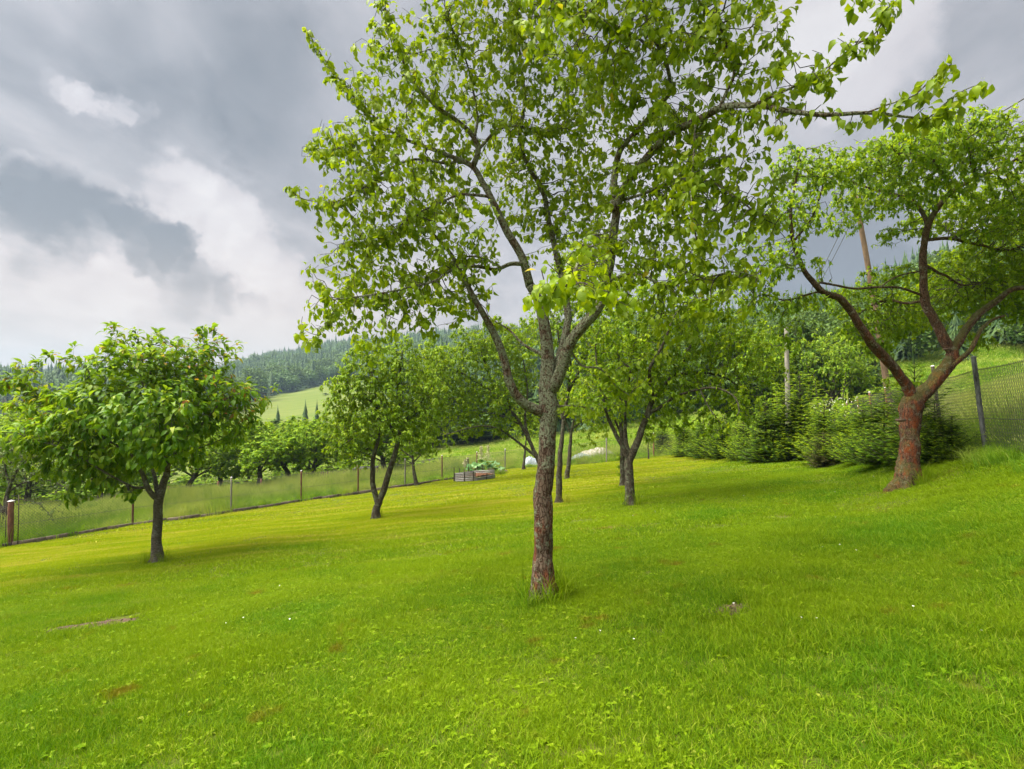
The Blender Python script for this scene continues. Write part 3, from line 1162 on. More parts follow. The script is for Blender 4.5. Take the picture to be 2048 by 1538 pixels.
    outw = nrm(pos - cen)
    d = nrm(nrm(r.normal(size=(m, 3))) * .75 + dv[k] * .45 + outw * outward * .5 + np.array([0, 0, -down]))
    nor = nrm(r.normal(size=(m, 3)) * .45 + np.array([0, 0, nor_up]) + outw * .35)
    size = lsize * r.uniform(.65, 1.25, m)
    tint = np.clip((r.beta(1.6, 1.9, m) * .6 + ctint[k] * .4) * .95 + (.10 if red_tips else 0), 0, .84 if red_tips else .93)
    if red_tips:
        on = np.linalg.norm((pos - cen) / np.array([2.4, 2.4, 1.5]), axis=1)
        tp = (dp[k] <= 1) & (r.random(m) < red_tips) & (on > np.quantile(on, .5)) & (pos[:, 2] > cen[2] - .3)
        tint[tp] = r.uniform(.86, 1.0, tp.sum())
        size[tp] *= .75
    else:
        tp = r.random(m) < .012
        tint[tp] = r.uniform(.95, 1, tp.sum())
    single = np.zeros(m, bool)
    if leaf_parts:
        px, py, f = project(pos)
        score = np.where((f > .3) & (px > 5) & (px < 2043) & (py > 5) & (py < 1533), size / np.maximum(f, .3), 0)
        single[np.argsort(-score)[:leaf_parts]] = True
    r_ = ~single
    meshes.append(('foliage', leafmesh('foliage', kind, pos[r_], d[r_], nor[r_], size[r_], tint[r_], M[leaf], base), 'stuff', None))
    print(f'{name}: nodes {n} leaves {m}', round(time.time() - T0, 1))
    if not link:
        return meshes
    for (part, me, kd, lb) in meshes:
        obj(part, me, root, None, kd, lb)
    if leaf_parts:
        for i in np.where(single)[0]:
            dd = d[i]
            sd_ = nrm(np.cross(dd, nor[i]))
            nn = np.cross(sd_, dd)
            mt = np.eye(4)
            mt[:3, 0], mt[:3, 1], mt[:3, 2] = sd_ * size[i], dd * size[i], nn * size[i]
            mt[:3, 3] = pos[i] - base
            o = obj('leaf', single_leaf(kind, M[leaf], int(tint[i] * 8 + .4)), root)
            o.matrix_basis = Matrix(mt.tolist())
    return root


def L_(pts, r0, r1, part='limb', **kw):
    p = [P(*q) for q in pts]
    return dict(pts=p, r=np.linspace(r0, r1, len(p)) if not isinstance(r0, (list, tuple)) else np.array(r0), part=part, **kw)


def B_(px, py, d, r, w=1.0):
    return (P(px, py, d), r, w)


# ------------------------------------------------------------------ the large pear tree in the foreground
pb0 = G(1087, 1196)
d0 = pb0[1]
print('pear depth', pb0)
pear_limbs = [
    dict(pts=[pb0 + [0, 0, -.12]] + [P(x, y, d0 + dy) for x, y, dy in [(1087, 1180, 0), (1084, 1120, 0), (1086, 1040, 0), (1090, 960, .02), (1096, 880, .03), (1097, 820, .03), (1097, 775, .05), (1096, 720, .08), (1090, 665, .1), (1078, 610, .1), (1060, 570, .05)]],
         r=np.array([.18, .125, .098, .094, .090, .086, .088, .090, .070, .060, .052, .048]), part='trunk', sides=30, clear=1.6),
    # left limb
    L_([(1084, 825, d0), (1046, 805, d0 - .05), (1020, 768, d0 - .1), (1004, 705, d0 - .1), (983, 656, d0 - .05), (949, 598, d0), (926, 552, d0 + .05), (900, 505, d0 + .1), (868, 470, d0 + .1), (836, 452, d0 + .2)], .052, .012),
    # main leader going up and left
    L_([(1060, 570, d0 + .05), (1045, 520, d0), (1012, 456, d0 - .05), (984, 398, d0 - .1), (962, 363, d0 - .1), (942, 331, d0 - .1), (893, 308, d0 - .1), (842, 289, d0 - .1), (800, 273, d0 - .2), (740, 235, d0 - .3)], .046, .010),
    L_([(945, 335, d0 - .1), (956, 300, d0 - .15), (940, 265, d0 - .2), (909, 238, d0 - .3), (878, 218, d0 - .4), (850, 190, d0 - .45), (823, 160, d0 - .5), (800, 110, d0 - .5), (775, 40, d0 - .5), (768, -10, d0 - .5)], .030, .005),
    L_([(956, 300, d0 - .15), (967, 289, d0 - .1), (991, 261, d0), (1030, 253, d0 + .1), (1096, 262, d0 + .2), (1140, 240, d0 + .3)], .018, .007),
    L_([(948, 280, d0 - .15), (955, 235, d0 - .1), (945, 180, d0 - .1), (930, 120, d0 - .2), (905, 60, d0 - .3), (890, 20, d0 - .3)], .014, .005),
    # side branches to the left
    L_([(1048, 528, d0), (1020, 528, d0 - .1), (991, 538, d0 - .15), (950, 532, d0 - .3), (905, 540, d0 - .4), (870, 562, d0 - .5), (800, 580, d0 - .6), (740, 590, d0 - .6), (680, 600, d0 - .6)], .024, .005),
    L_([(1000, 534, d0 - .15), (960, 515, d0 - .1), (920, 518, d0 + .05), (860, 545, d0 + .1), (800, 552, d0 + .15)], .012, .005),
    L_([(984, 394, d0 - .1), (950, 390, d0 - .2), (917, 390, d0 - .3), (862, 413, d0 - .4), (823, 433, d0 - .5), (770, 470, d0 - .5), (700, 480, d0 - .5)], .016, .004),
    L_([(915, 322, d0 - .1), (889, 326, d0 - .15), (823, 320, d0 - .2), (764, 347, d0 - .3), (737, 370, d0 - .35), (679, 402, d0 - .4), (640, 403, d0 - .4), (600, 396, d0 - .4), (578, 378, d0 - .4)], .015, .0035),
    L_([(800, 273, d0 - .2), (745, 270, d0 - .25), (700, 285, d0 - .3), (660, 300, d0 - .35), (620, 290, d0 - .35)], .010, .0035),
    L_([(760, 245, d0 - .3), (715, 200, d0 - .3), (680, 160, d0 - .3), (650, 120, d0 - .35), (625, 80, d0 - .35), (612, 58, d0 - .35)], .009, .003),
    L_([(836, 452, d0 + .2), (780, 480, d0 + .2), (720, 540, d0 + .1), (680, 600, d0), (650, 650, d0 - .1), (625, 690, d0 - .1)], .010, .0035),
    # second and third stems
    L_([(1102, 775, d0 + .05), (1118, 720, d0 + .12), (1134, 655, d0 + .2), (1132, 600, d0 + .3), (1118, 530, d0 + .4), (1100, 448, d0 + .4), (1080, 375, d0 + .35), (1058, 335, d0 + .3), (1040, 280, d0 + .3), (1050, 200, d0 + .2), (1040, 110, d0), (1035, 20, d0 - .2), (1030, -60, d0 - .3)], .046, .006),
    L_([(1108, 775, d0 - .02), (1124, 735, d0 - .08), (1140, 690, d0 - .15), (1163, 656, d0 - .2), (1193, 622, d0 - .25), (1212, 585, d0 - .28), (1218, 540, d0 - .3), (1228, 470, d0 - .35), (1238, 405, d0 - .4), (1259, 360, d0 - .6), (1293, 316, d0 - .9), (1342, 268, d0 - 1.2), (1391, 240, d0 - 1.5), (1440, 215, d0 - 1.7), (1490, 212, d0 - 1.85), (1537, 214, d0 - 1.95), (1634, 228, d0 - 2.1), (1732, 226, d0 - 2.2), (1800, 232, d0 - 2.3), (1854, 236, d0 - 2.35)], .062, .005),
    L_([(1732, 226, d0 - 2.2), (1780, 205, d0 - 2.3), (1830, 185, d0 - 2.4), (1875, 145, d0 - 2.45), (1905, 128, d0 - 2.5)], .006, .003),
    L_([(1854, 236, d0 - 2.35), (1890, 205, d0 - 2.45), (1930, 178, d0 - 2.5), (1968, 165, d0 - 2.5)], .004, .0025),
    L_([(1228, 420, d0 - .4), (1230, 350, d0 - .4), (1240, 300, d0 - .5), (1270, 263, d0 - .6), (1323, 205, d0 - .9), (1342, 180, d0 - 1.0), (1330, 120, d0 - 1.1), (1300, 60, d0 - 1.2), (1290, -20, d0 - 1.3)], .034, .009),
    L_([(1440, 215, d0 - 1.7), (1456, 180, d0 - 1.7), (1469, 136, d0 - 1.7), (1440, 60, d0 - 1.7), (1400, 0, d0 - 1.7)], .014, .006),
    L_([(1500, 212, d0 - 1.9), (1560, 185, d0 - 2.0), (1610, 160, d0 - 2.1), (1660, 130, d0 - 2.1), (1710, 90, d0 - 2.2), (1756, 60, d0 - 2.2), (1770, 10, d0 - 2.2)], .010, .003),
    L_([(1330, 110, d0 - 1.1), (1270, 75, d0 - 1.3), (1220, 44, d0 - 1.4), (1165, 15, d0 - 1.5), (1120, 0, d0 - 1.5)], .012, .005),
    L_([(1245, 400, d0 - .4), (1290, 385, d0 - .7), (1350, 360, d0 - 1.1), (1420, 365, d0 - 1.4), (1480, 400, d0 - 1.6), (1530, 440, d0 - 1.7)], .016, .004),
    L_([(1220, 560, d0 - .3), (1270, 548, d0 - .6), (1330, 570, d0 - .9), (1400, 560, d0 - 1.2), (1470, 545, d0 - 1.5), (1520, 560, d0 - 1.7)], .015, .004),
    L_([(1230, 480, d0 - .35), (1190, 470, d0 - .9), (1160, 500, d0 - 1.6), (1150, 540, d0 - 2.2), (1130, 570, d0 - 2.6), (1100, 590, d0 - 2.75)], .014, .004),
    L_([(1391, 240, d0 - 1.5), (1388, 300, d0 - 1.6), (1384, 380, d0 - 1.7), (1392, 460, d0 - 1.75), (1400, 520, d0 - 1.7)], .009, .004),
    L_([(1140, 700, d0 - .1), (1165, 732, d0 - .1), (1195, 736, d0 - .1), (1215, 750, d0 - .05), (1232, 772, d0), (1260, 790, d0)], .013, .005),
    L_([(1115, 812, d0), (1150, 812, d0 - .1), (1183, 817, d0 - .2)], .010, .005),
    L_([(1085, 710, d0 + .1), (1050, 690, d0 + .3), (1020, 660, d0 + .5), (985, 640, d0 + .6)], .020, .006),
]
DL = d0 - .4
pear_blobs = [
    B_(625, 80, DL, .13), B_(650, 120, DL, .13), B_(690, 175, DL, .16), B_(770, 30, DL - .1, .22), B_(775, 110, DL - .1, .3), B_(765, 190, DL, .36), B_(860, 70, DL, .28), B_(850, 160, DL, .42),
    B_(930, 60, DL, .35), B_(690, 300, DL, .36), B_(640, 270, DL, .16), B_(625, 310, DL, .13), B_(780, 290, DL, .42), B_(870, 270, d0, .45), B_(720, 380, DL, .4), B_(640, 395, DL, .13), B_(590, 380, DL, .12, 1.5), B_(612, 398, DL, .1),
    B_(800, 400, DL, .45), B_(690, 470, DL, .30), B_(770, 510, DL, .42), B_(870, 440, DL, .42), B_(860, 380, d0 + .3, .4), B_(680, 560, DL, .34), B_(640, 620, DL, .24), B_(600, 655, DL, .10), B_(615, 690, DL, .13), B_(760, 610, DL, .34),
    B_(700, 640, DL, .2), B_(740, 690, DL - .4, .16), B_(780, 660, DL - .6, .14), B_(850, 600, DL, .36), B_(930, 500, DL, .35), B_(930, 580, d0 + .3, .35), B_(960, 440, DL - .2, .25),
    B_(1000, 200, d0, .45), B_(1000, 110, d0 - .3, .45), B_(1060, 40, d0 - .5, .45), B_(1110, 150, d0 - .3, .45), B_(1090, 240, d0 + .2, .4), B_(1160, 250, d0, .40), B_(1150, 340, d0 + .3, .45), B_(1050, 330, d0 + .4, .38),
    B_(1060, 430, d0 + .5, .35), B_(1160, 430, d0 + .4, .42), B_(1010, 330, d0 + .5, .35), B_(1180, 120, d0 - 1.2, .4), B_(1120, 40, d0 - 1.6, .35), B_(1250, 60, d0 - 1.3, .45), B_(1240, 160, d0 - .8, .45), B_(1340, 80, d0 - 1.3, .42),
    B_(1400, 160, d0 - 1.5, .4), B_(1440, 60, d0 - 1.7, .34), B_(1510, 110, d0 - 1.8, .3), B_(1580, 160, d0 - 2.0, .26), B_(1530, 230, d0 - 1.9, .25), B_(1640, 145, d0 - 2.1, .2), B_(1700, 90, d0 - 2.2, .17), B_(1765, 40, d0 - 2.2, .15), B_(1760, -20, d0 - 2.2, .15), B_(1700, -10, d0 - 2.2, .12),
    B_(1640, 228, d0 - 2.1, .17), B_(1720, 228, d0 - 2.2, .13), B_(1800, 215, d0 - 2.3, .12), B_(1850, 215, d0 - 2.4, .10), B_(1880, 165, d0 - 2.4, .09), B_(1935, 175, d0 - 2.5, .08), B_(1965, 170, d0 - 2.5, .05, 3),
    B_(1290, 250, d0 - .7, .4), B_(1370, 280, d0 - 1.2, .38), B_(1450, 290, d0 - 1.6, .33), B_(1300, 360, d0 - .7, .42), B_(1400, 390, d0 - 1.3, .4), B_(1490, 400, d0 - 1.6, .3), B_(1540, 440, d0 - 1.7, .18), B_(1560, 360, d0 - 1.7, .12),
    B_(1250, 470, d0 - .4, .38), B_(1330, 480, d0 - .9, .4), B_(1430, 490, d0 - 1.4, .34), B_(1510, 540, d0 - 1.7, .22), B_(1400, 580, d0 - 1.2, .30), B_(1310, 580, d0 - .8, .34), B_(1460, 610, d0 - 1.5, .16), B_(1230, 580, d0 - .3, .26),
    B_(1080, 590, d0 - 2.8, .10, 4), B_(1100, 570, d0 - 2.75, .13, 4), B_(1140, 555, d0 - 2.7, .16, 3), B_(1190, 560, d0 - 2.5, .14, 3), B_(1240, 590, d0 - 2.3, .12, 3), B_(1170, 520, d0 - 2.2, .2, 1.5), B_(1210, 530, d0 - 1.5, .2), B_(1230, 560, d0 - 1.3, .16),
    B_(1380, 660, d0 - .6, .22), B_(1280, 760, d0, .12), B_(1340, 700, d0 - .5, .16), B_(1180, 480, d0 - .2, .3), B_(1190, 815, d0 - .2, .05, 4),
    B_(1240, -60, d0 - 1.5, .7, .6), B_(1000, -80, d0 - .5, .8, .5), B_(1450, -80, d0 - 1.9, .6, .6), B_(1300, -300, d0 - .8, 1.0, .3), B_(1030, -300, d0, 1.1, .3),
]
pear = build_tree('pear_tree', 'largest fruit tree in the foreground, red-brown trunk with grey lichen and broad glossy pear leaves', 'tree', pb0, pear_limbs, pear_blobs,
                  520, 'pear_leaf', ['bark_pear', 'bark_pear'], D=.08, di=.9, dk=.08, iters=90, seed=4, lpn=2.6, lsize=.064, kind='pear', leaf_parts=300,
                  jit=.32, grav=-.05, tipr=.0027, thr=.011, outward=.3, down=.75, bump=.05)

# ------------------------------------------------------------------ the cherry tree on the left
cb = G(315, 1124)
dc = cb[1]
print('cherry', cb)
cherry_limbs = [
    dict(pts=[cb + [0, 0, -.12]] + [P(x, y, dc) for x, y in [(315, 1112), (314, 1080), (316, 1040), (319, 1005)]] + [P(326, 970, dc + .05), P(334, 945, dc + .1), P(332, 915, dc + .1), P(325, 870, dc + .1), P(315, 810, dc + .1), P(300, 750, dc)],
         r=np.array([.15, .105, .085, .08, .08, .065, .055, .046, .036, .025, .012]), part='trunk', sides=26, clear=1.05, mat='bark_cherry'),
    L_([(317, 1000, dc), (302, 985, dc - .1), (290, 962, dc - .15), (280, 940, dc - .2), (262, 905, dc - .3), (235, 860, dc - .4), (200, 810, dc - .5), (170, 760, dc - .5)], .055, .010),
    L_([(288, 975, dc - .1), (272, 976, dc - .2), (256, 970, dc - .3), (220, 950, dc - .5), (170, 920, dc - .7), (110, 890, dc - .9), (60, 880, dc - 1.0)], .028, .008),
    L_([(316, 1000, dc), (312, 965, dc + .1), (305, 940, dc + .2), (290, 900, dc + .4), (270, 850, dc + .5), (250, 790, dc + .6)], .045, .010),
    L_([(333, 945, dc + .1), (345, 915, dc), (370, 880, dc), (410, 840, dc - .1), (450, 800, dc - .2), (500, 780, dc - .3)], .035, .008),
    L_([(331, 900, dc + .1), (350, 860, dc + .3), (380, 800, dc + .4), (400, 740, dc + .4), (410, 690, dc + .4)], .03, .008),
    L_([(262, 905, dc - .3), (215, 880, dc - .2), (150, 840, dc - .1), (90, 800, dc), (40, 760, dc)], .025, .007),
    L_([(340, 925, dc), (390, 900, dc + .4), (440, 880, dc + .7), (480, 870, dc + .8)], .022, .007),
    L_([(320, 850, dc + .1), (290, 780, dc - .5), (270, 710, dc - .8)], .022, .007),
    L_([(320, 870, dc), (350, 830, dc - .7), (370, 800, dc - 1.2)], .022, .007),
]
cherry_blobs = [
    B_(235, 655, dc, (.07, .07, .16), 4), B_(275, 662, dc + .2, (.06, .06, .14), 4), B_(320, 668, dc, (.06, .06, .15), 4), B_(385, 668, dc + .1, (.06, .06, .16), 4), B_(408, 655, dc, (.06, .06, .16), 4), B_(445, 672, dc, (.06, .06, .16), 4), B_(470, 700, dc, (.06, .06, .16), 4), B_(130, 712, dc - .2, (.14, .06, .08), 4), B_(35, 722, dc - .2, (.06, .06, .14), 4), B_(75, 728, dc - .2, (.06, .06, .12), 4), B_(545, 785, dc, (.16, .06, .06), 4),
    B_(270, 740, dc, (.8, .8, .55)), B_(350, 730, dc + .2, (.7, .8, .5)), B_(240, 700, dc, .36), B_(260, 670, dc, .18), B_(300, 690, dc + .3, .3), B_(410, 690, dc + .3, .34), B_(420, 730, dc + .2, .45), B_(455, 720, dc, .2),
    B_(180, 745, dc - .2, .32), B_(140, 725, dc - .3, .16), B_(200, 820, dc - .3, (.8, .8, .55)), B_(300, 830, dc - .4, (.9, .9, .6)), B_(400, 800, dc, (.8, .8, .6)), B_(470, 800, dc, .5), B_(520, 790, dc - .1, .2), B_(500, 830, dc, .3),
    B_(110, 800, dc - .2, .36), B_(70, 770, dc, .32), B_(30, 755, dc, .25), B_(120, 870, dc - .5, (.7, .6, .4)), B_(60, 880, dc - .8, (.5, .5, .25)), B_(10, 880, dc - .9, (.3, .4, .22)), B_(180, 900, dc - .3, (.7, .7, .45)),
    B_(240, 920, dc + .3, (.6, .7, .4)), B_(200, 965, dc - .3, (.4, .5, .2)), B_(150, 985, dc - .5, (.2, .3, .12)), B_(330, 870, dc - .7, (.6, .5, .3)), B_(440, 860, dc + .4, (.5, .5, .3)),
    B_(380, 900, dc + .5, (.4, .5, .3)), B_(30, 920, dc - .8, .15), B_(-10, 770, dc, .3), B_(300, 900, dc - .6, (.6, .5, .25)), B_(40, 800, dc - .2, .3), B_(90, 850, dc - .4, .4), B_(-20, 890, dc - 1, .35), B_(130, 930, dc - .4, (.6, .5, .25)), B_(260, 980, dc - .2, (.3, .4, .15)), B_(210, 660, dc, .14), B_(420, 660, dc + .3, .16), B_(530, 770, dc, .14), B_(540, 800, dc - .1, .12), B_(150, 700, dc - .3, .10), B_(470, 690, dc + .2, .14),
]
build_tree('cherry_tree', 'young cherry tree with drooping pointed leaves and reddish shoot tips, near the left edge', 'tree', cb, cherry_limbs, cherry_blobs,
           280, 'cherry_leaf', ['bark_cherry', 'bark_cherry'], D=.13, di=1.6, dk=.10, iters=70, seed=8, lpn=2.5, lsize=.15, kind='cherry', leaf_parts=300,
           jit=.22, grav=.10, tipr=.003, thr=.014, red_tips=.22, outward=1.5, down=.2, nor_up=1.4)

# ------------------------------------------------------------------ the old apple tree on the right
ab = G(1815, 972)
da = ab[1]
print('apple', ab)
apple_limbs = [
    dict(pts=[ab + [0, 0, -.15]] + [P(x, y, da) for x, y in [(1813, 960), (1816, 920), (1818, 876), (1822, 840), (1828, 805)]] + [P(1858, 775, da), P(1886, 744, da), P(1903, 716, da), P(1905, 695, da)],
         r=np.array([.27, .205, .165, .155, .16, .175, .12, .108, .10, .085]), part='trunk', sides=30, clear=1.4),
    L_([(1826, 800, da), (1812, 768, da - .05), (1783, 729, da - .15), (1747, 690, da - .3), (1722, 657, da - .4), (1702, 622, da - .5), (1679, 598, da - .6), (1645, 582, da - .7), (1622, 560, da - .75), (1605, 536, da - .8), (1588, 487, da - .8), (1581, 429, da - .8), (1590, 370, da - .7), (1600, 300, da - .7)], .095, .012, label='red algae covered limb arching up to the left'),
    L_([(1905, 705, da), (1890, 682, da), (1875, 650, da), (1858, 618, da), (1849, 582, da), (1846, 536, da), (1849, 490, da), (1856, 450, da), (1873, 419, da), (1902, 385, da - .1), (1951, 356, da - .3), (2000, 336, da - .5), (2060, 300, da - .8)], .088, .025, label='stout upright limb curving right near its top'),
    L_([(1902, 708, da), (1920, 679, da + .05), (1940, 647, da + .1), (1965, 622, da + .1), (1996, 600, da + .1), (2022, 580, da), (2060, 572, da), (2120, 545, da)], .075, .035),
    L_([(1900, 735, da - .05), (1920, 720, da - .1), (1942, 700, da - .1), (1960, 662, da - .1), (1985, 640, da), (2010, 632, da)], .05, .02, label='dead grey broken limb'),
    L_([(1858, 455, da), (1829, 404, da + .2), (1771, 385, da + .4), (1720, 370, da + .5), (1670, 350, da + .4)], .04, .012),
    L_([(1640, 565, da - .7), (1670, 570, da - .6), (1715, 577, da - .4), (1786, 573, da - .2), (1845, 590, da)], .018, .022),
    L_([(1760, 575, da - .2), (1790, 555, da - .2), (1830, 545, da), (1850, 540, da)], .014, .014),
    L_([(1850, 480, da), (1900, 478, da + .3), (1960, 490, da + .6), (2020, 500, da + .8), (2080, 470, da + .9)], .035, .015),
    L_([(1848, 530, da), (1890, 550, da + .4), (1930, 570, da + .8), (1990, 560, da + 1.2)], .03, .012),
    L_([(1856, 600, da), (1815, 605, da + .5), (1770, 600, da + 1.0), (1730, 620, da + 1.3), (1700, 650, da + 1.5)], .03, .010),
    L_([(1590, 480, da - .8), (1620, 440, da - 1.0), (1640, 390, da - 1.2), (1650, 340, da - 1.2)], .02, .007),
    L_([(1902, 385, da), (1880, 340, da - .6), (1850, 310, da - 1.2), (1800, 310, da - 1.6)], .03, .01),
    L_([(1951, 356, da - .3), (1940, 310, da - 1.0), (1930, 280, da - 1.6)], .03, .01),
    L_([(1640, 583, da - .7), (1610, 590, da - .7), (1570, 600, da - .7), (1530, 590, da - .6), (1500, 600, da - .6)], .02, .007),
]
apple_blobs = [
    B_(1700, 330, da - .6, (.8, .9, .3)), B_(1640, 350, da - .4, (.5, .6, .3)), B_(1780, 320, da - 1.0, (.9, 1.1, .3)), B_(1860, 290, da - 1.0, (.9, 1.1, .35)), B_(1940, 290, da - 1.0, (.8, 1.0, .3)), B_(2030, 305, da - 1.0, (.8, 1.0, .32)), B_(2080, 345, da - .6, (.8, 1.0, .4)), B_(2000, 440, da, (.8, .8, .35)), B_(2060, 540, da + .5, (.7, .7, .4), 1.6), B_(1880, 440, da + .8, (.7, .7, .3)), B_(1990, 560, da + 1.6, (.9, .8, .4), 1.4), B_(1880, 560, da + 1.6, (.7, .7, .35), 1.4), B_(1830, 610, da + 1.7, (.7, .7, .4), 1.4), B_(2050, 620, da + .8, (.5, .6, .25), 1.5),
    B_(1895, 262, da - .8, .25), B_(1760, 390, da + .4, (.9, .8, .35)), B_(1860, 370, da - .3, (.8, .8, .3)), B_(1960, 400, da + .3, (.9, .9, .4)), B_(2060, 400, da, (.9, .9, .5)), B_(2040, 480, da + .8, (.7, .7, .45)),
    B_(1960, 520, da + 1.2, (.8, .7, .4)), B_(1920, 600, da + 1.4, (.8, .7, .4)), B_(2020, 600, da + .9, (.6, .6, .35)), B_(1800, 640, da + 1.3, (.7, .7, .4)), B_(1740, 660, da + 1.3, (.6, .6, .4)), B_(1700, 600, da + 1.1, (.5, .5, .35)),
    B_(1770, 560, da + .9, (.5, .5, .3)), B_(1760, 690, da + 1.2, (.35, .4, .25)), B_(1775, 755, da + .9, (.06, .06, .16), 3), B_(1690, 450, da + .5, (.4, .5, .2)), B_(1780, 470, da + .4, (.3, .4, .2)),
    B_(1590, 330, da - .6, (.4, .5, .4)), B_(1570, 420, da - .8, (.45, .5, .35)), B_(1620, 440, da - 1.0, (.3, .4, .3)), B_(1560, 520, da - .8, (.45, .5, .35)), B_(1500, 560, da - .7, (.4, .4, .3)), B_(1560, 610, da - .7, (.45, .4, .25)), B_(1620, 600, da - .7, (.35, .4, .2)),
    B_(1570, 680, da - .6, (.25, .3, .25)), B_(1640, 520, da - .6, (.2, .3, .1)), B_(1960, 680, da + 1.5, (.3, .3, .2)), B_(1500, 480, da - .7, .25),
]
build_tree('old_apple_tree', 'gnarled apple tree with orange-red algae on its forked trunk, beside the right fence', 'tree', ab, apple_limbs, apple_blobs,
           560, 'apple_leaf', ['bark_apple', 'bark_apple'], D=.12, di=1.5, dk=.10, iters=80, seed=12, lpn=3.8, lsize=.088, kind='small', leaf_parts=300,
           jit=.35, grav=-.02, tipr=.0036, thr=.012, outward=.4, down=.35, nor_up=1.3, bump=.085)


# ------------------------------------------------------------------ the smaller trees inside the garden
def gtree(name, label, bp, limbs, blobs, dens, seed, mat='small_leaf', lsize=.06, lpn=2.2, D=.14, dk=.14, clear=1.0, depth=None, bark='bark_small', **kw):
    b = G(*bp) if depth is None else None
    if b is None:
        q = P(bp[0], bp[1], depth)
        b = ground_at(q[0], q[1])
    d = b[1]
    D, dk, dens, lpn, lsize = D * .8, dk * .66, dens * 4.2, lpn * 1.45, lsize * 1.28
    LL = []
    for i, (pts, r0, r1) in enumerate(limbs):
        pp = [P(x, y, d + (z[0] if z else 0)) for x, y, *z in pts]
        if i == 0:
            pp = [b + [0, 0, -.12], b + [0, 0, .04]] + pp
            r0 *= .8
            rr = np.concatenate([[r0 * 1.4, r0 * 1.15], np.linspace(r0, r1, len(pp) - 2)])
        else:
            rr = np.linspace(r0, r1, len(pp))
        LL.append(dict(pts=pp, r=rr, part='trunk' if i == 0 else 'limb', sides=14, clear=clear))
    BB = [(P(x, y, d + (z[0] if z else 0)), r) for (x, y, r, *z) in blobs]
    return build_tree(name, label, 'tree', b, LL, BB, dens, mat, [bark, bark], D=D, di=1.6, dk=dk, iters=60, seed=seed, lpn=lpn, lsize=lsize,
                      kind='small', jit=.3, grav=-.02, tipr=.0035, thr=.014, outward=.4, down=.45, nor_up=1.2, group='fruit trees standing in the lawn', **kw)


gtree('fruit_tree', 'small tree with two stems forking near the ground, left of the centre', (752, 1038),
      [([(752, 1020), (760, 1000), (775, 955), (788, 915), (797, 880), (799, 840, .1), (798, 790, .1), (800, 740, .1), (805, 705, 0)], .12, .02),
       ([(755, 1006), (747, 975), (745, 935), (750, 905), (756, 880), (757, 840), (752, 800), (745, 750), (735, 710)], .075, .015),
       ([(797, 880), (785, 860), (775, 835), (760, 800)], .04, .015), ([(755, 880), (725, 865, -.2), (700, 880, -.4), (680, 895, -.5)], .025, .008),
       ([(799, 850), (830, 820, .3), (860, 780, .4)], .035, .01), ([(752, 810), (710, 780), (675, 770)], .03, .01)],
      [(740, 740, .75), (790, 730, .7), (700, 790, .7), (670, 830, .5), (720, 850, .75), (665, 880, .4), (700, 910, .4), (780, 800, .9), (840, 790, .8), (830, 850, .7), (735, 700, .4), (800, 690, .4), (860, 730, .6, .5), (640, 860, .22), (850, 880, .45), (690, 760, .45)],
      42, 21, lsize=.08, lpn=2.6)
gtree('fruit_tree', 'old tree whose stems sweep up to the left from behind the foreground trunk', (1085, 952),
      [([(1084, 940), (1074, 915), (1060, 885), (1042, 850), (1020, 820), (990, 790), (955, 765), (920, 745, -.4), (880, 730, -.8)], .13, .03),
       ([(1074, 915), (1050, 895), (1030, 880), (1005, 862, -.2), (970, 852, -.5), (930, 858, -.8), (890, 870, -1)], .07, .015),
       ([(1060, 885), (1050, 840), (1055, 790), (1050, 740), (1040, 690)], .07, .02), ([(990, 790), (975, 740), (960, 700), (950, 670)], .05, .015),
       ([(955, 765), (925, 790, -.5), (890, 800, -.8)], .035, .01), ([(1042, 850), (1000, 830, .5), (950, 820, 1)], .04, .012), ([(1020, 820), (1010, 760, -1), (1000, 710, -1.5)], .05, .015)],
      [(960, 700, 1.1), (900, 730, 1.1, -.5), (1010, 690, 1.1), (860, 770, .9, -.5), (930, 790, 1.1), (1000, 780, 1.1, -.3), (880, 830, .9), (940, 850, .8), (1000, 850, .7), (850, 870, .5), (900, 890, .3, -.8), (1045, 750, .9, .5), (1050, 830, .8, 1), (920, 665, .5), (985, 650, .6), (1060, 660, .8, .5), (835, 730, .4), (895, 880, .25, -.9), (855, 690, .5)],
      28, 22, mat='apple_leaf', lsize=.09, lpn=3.0, D=.17, dk=.17, clear=1.0)
gtree('fruit_tree', 'slim dark-stemmed tree standing just right behind the foreground trunk', (1118, 1006),
      [([(1118, 990), (1119, 950), (1121, 910), (1124, 870), (1130, 820), (1138, 770), (1140, 720), (1138, 660)], .10, .02),
       ([(1127, 840), (1110, 790), (1095, 750), (1085, 700)], .04, .012), ([(1134, 790), (1160, 740, .3), (1180, 690, .5)], .04, .012), ([(1138, 740), (1120, 690, -.6), (1115, 650, -.8)], .03, .01)],
      [(1140, 650, .9), (1090, 680, .7), (1190, 670, .7, .3), (1150, 580, .8), (1110, 740, .5), (1180, 740, .6, .3), (1100, 610, .6), (1200, 600, .6), (1140, 520, .6), (1130, 800, .3, .3)],
      22, 23, lsize=.075, lpn=2.4)
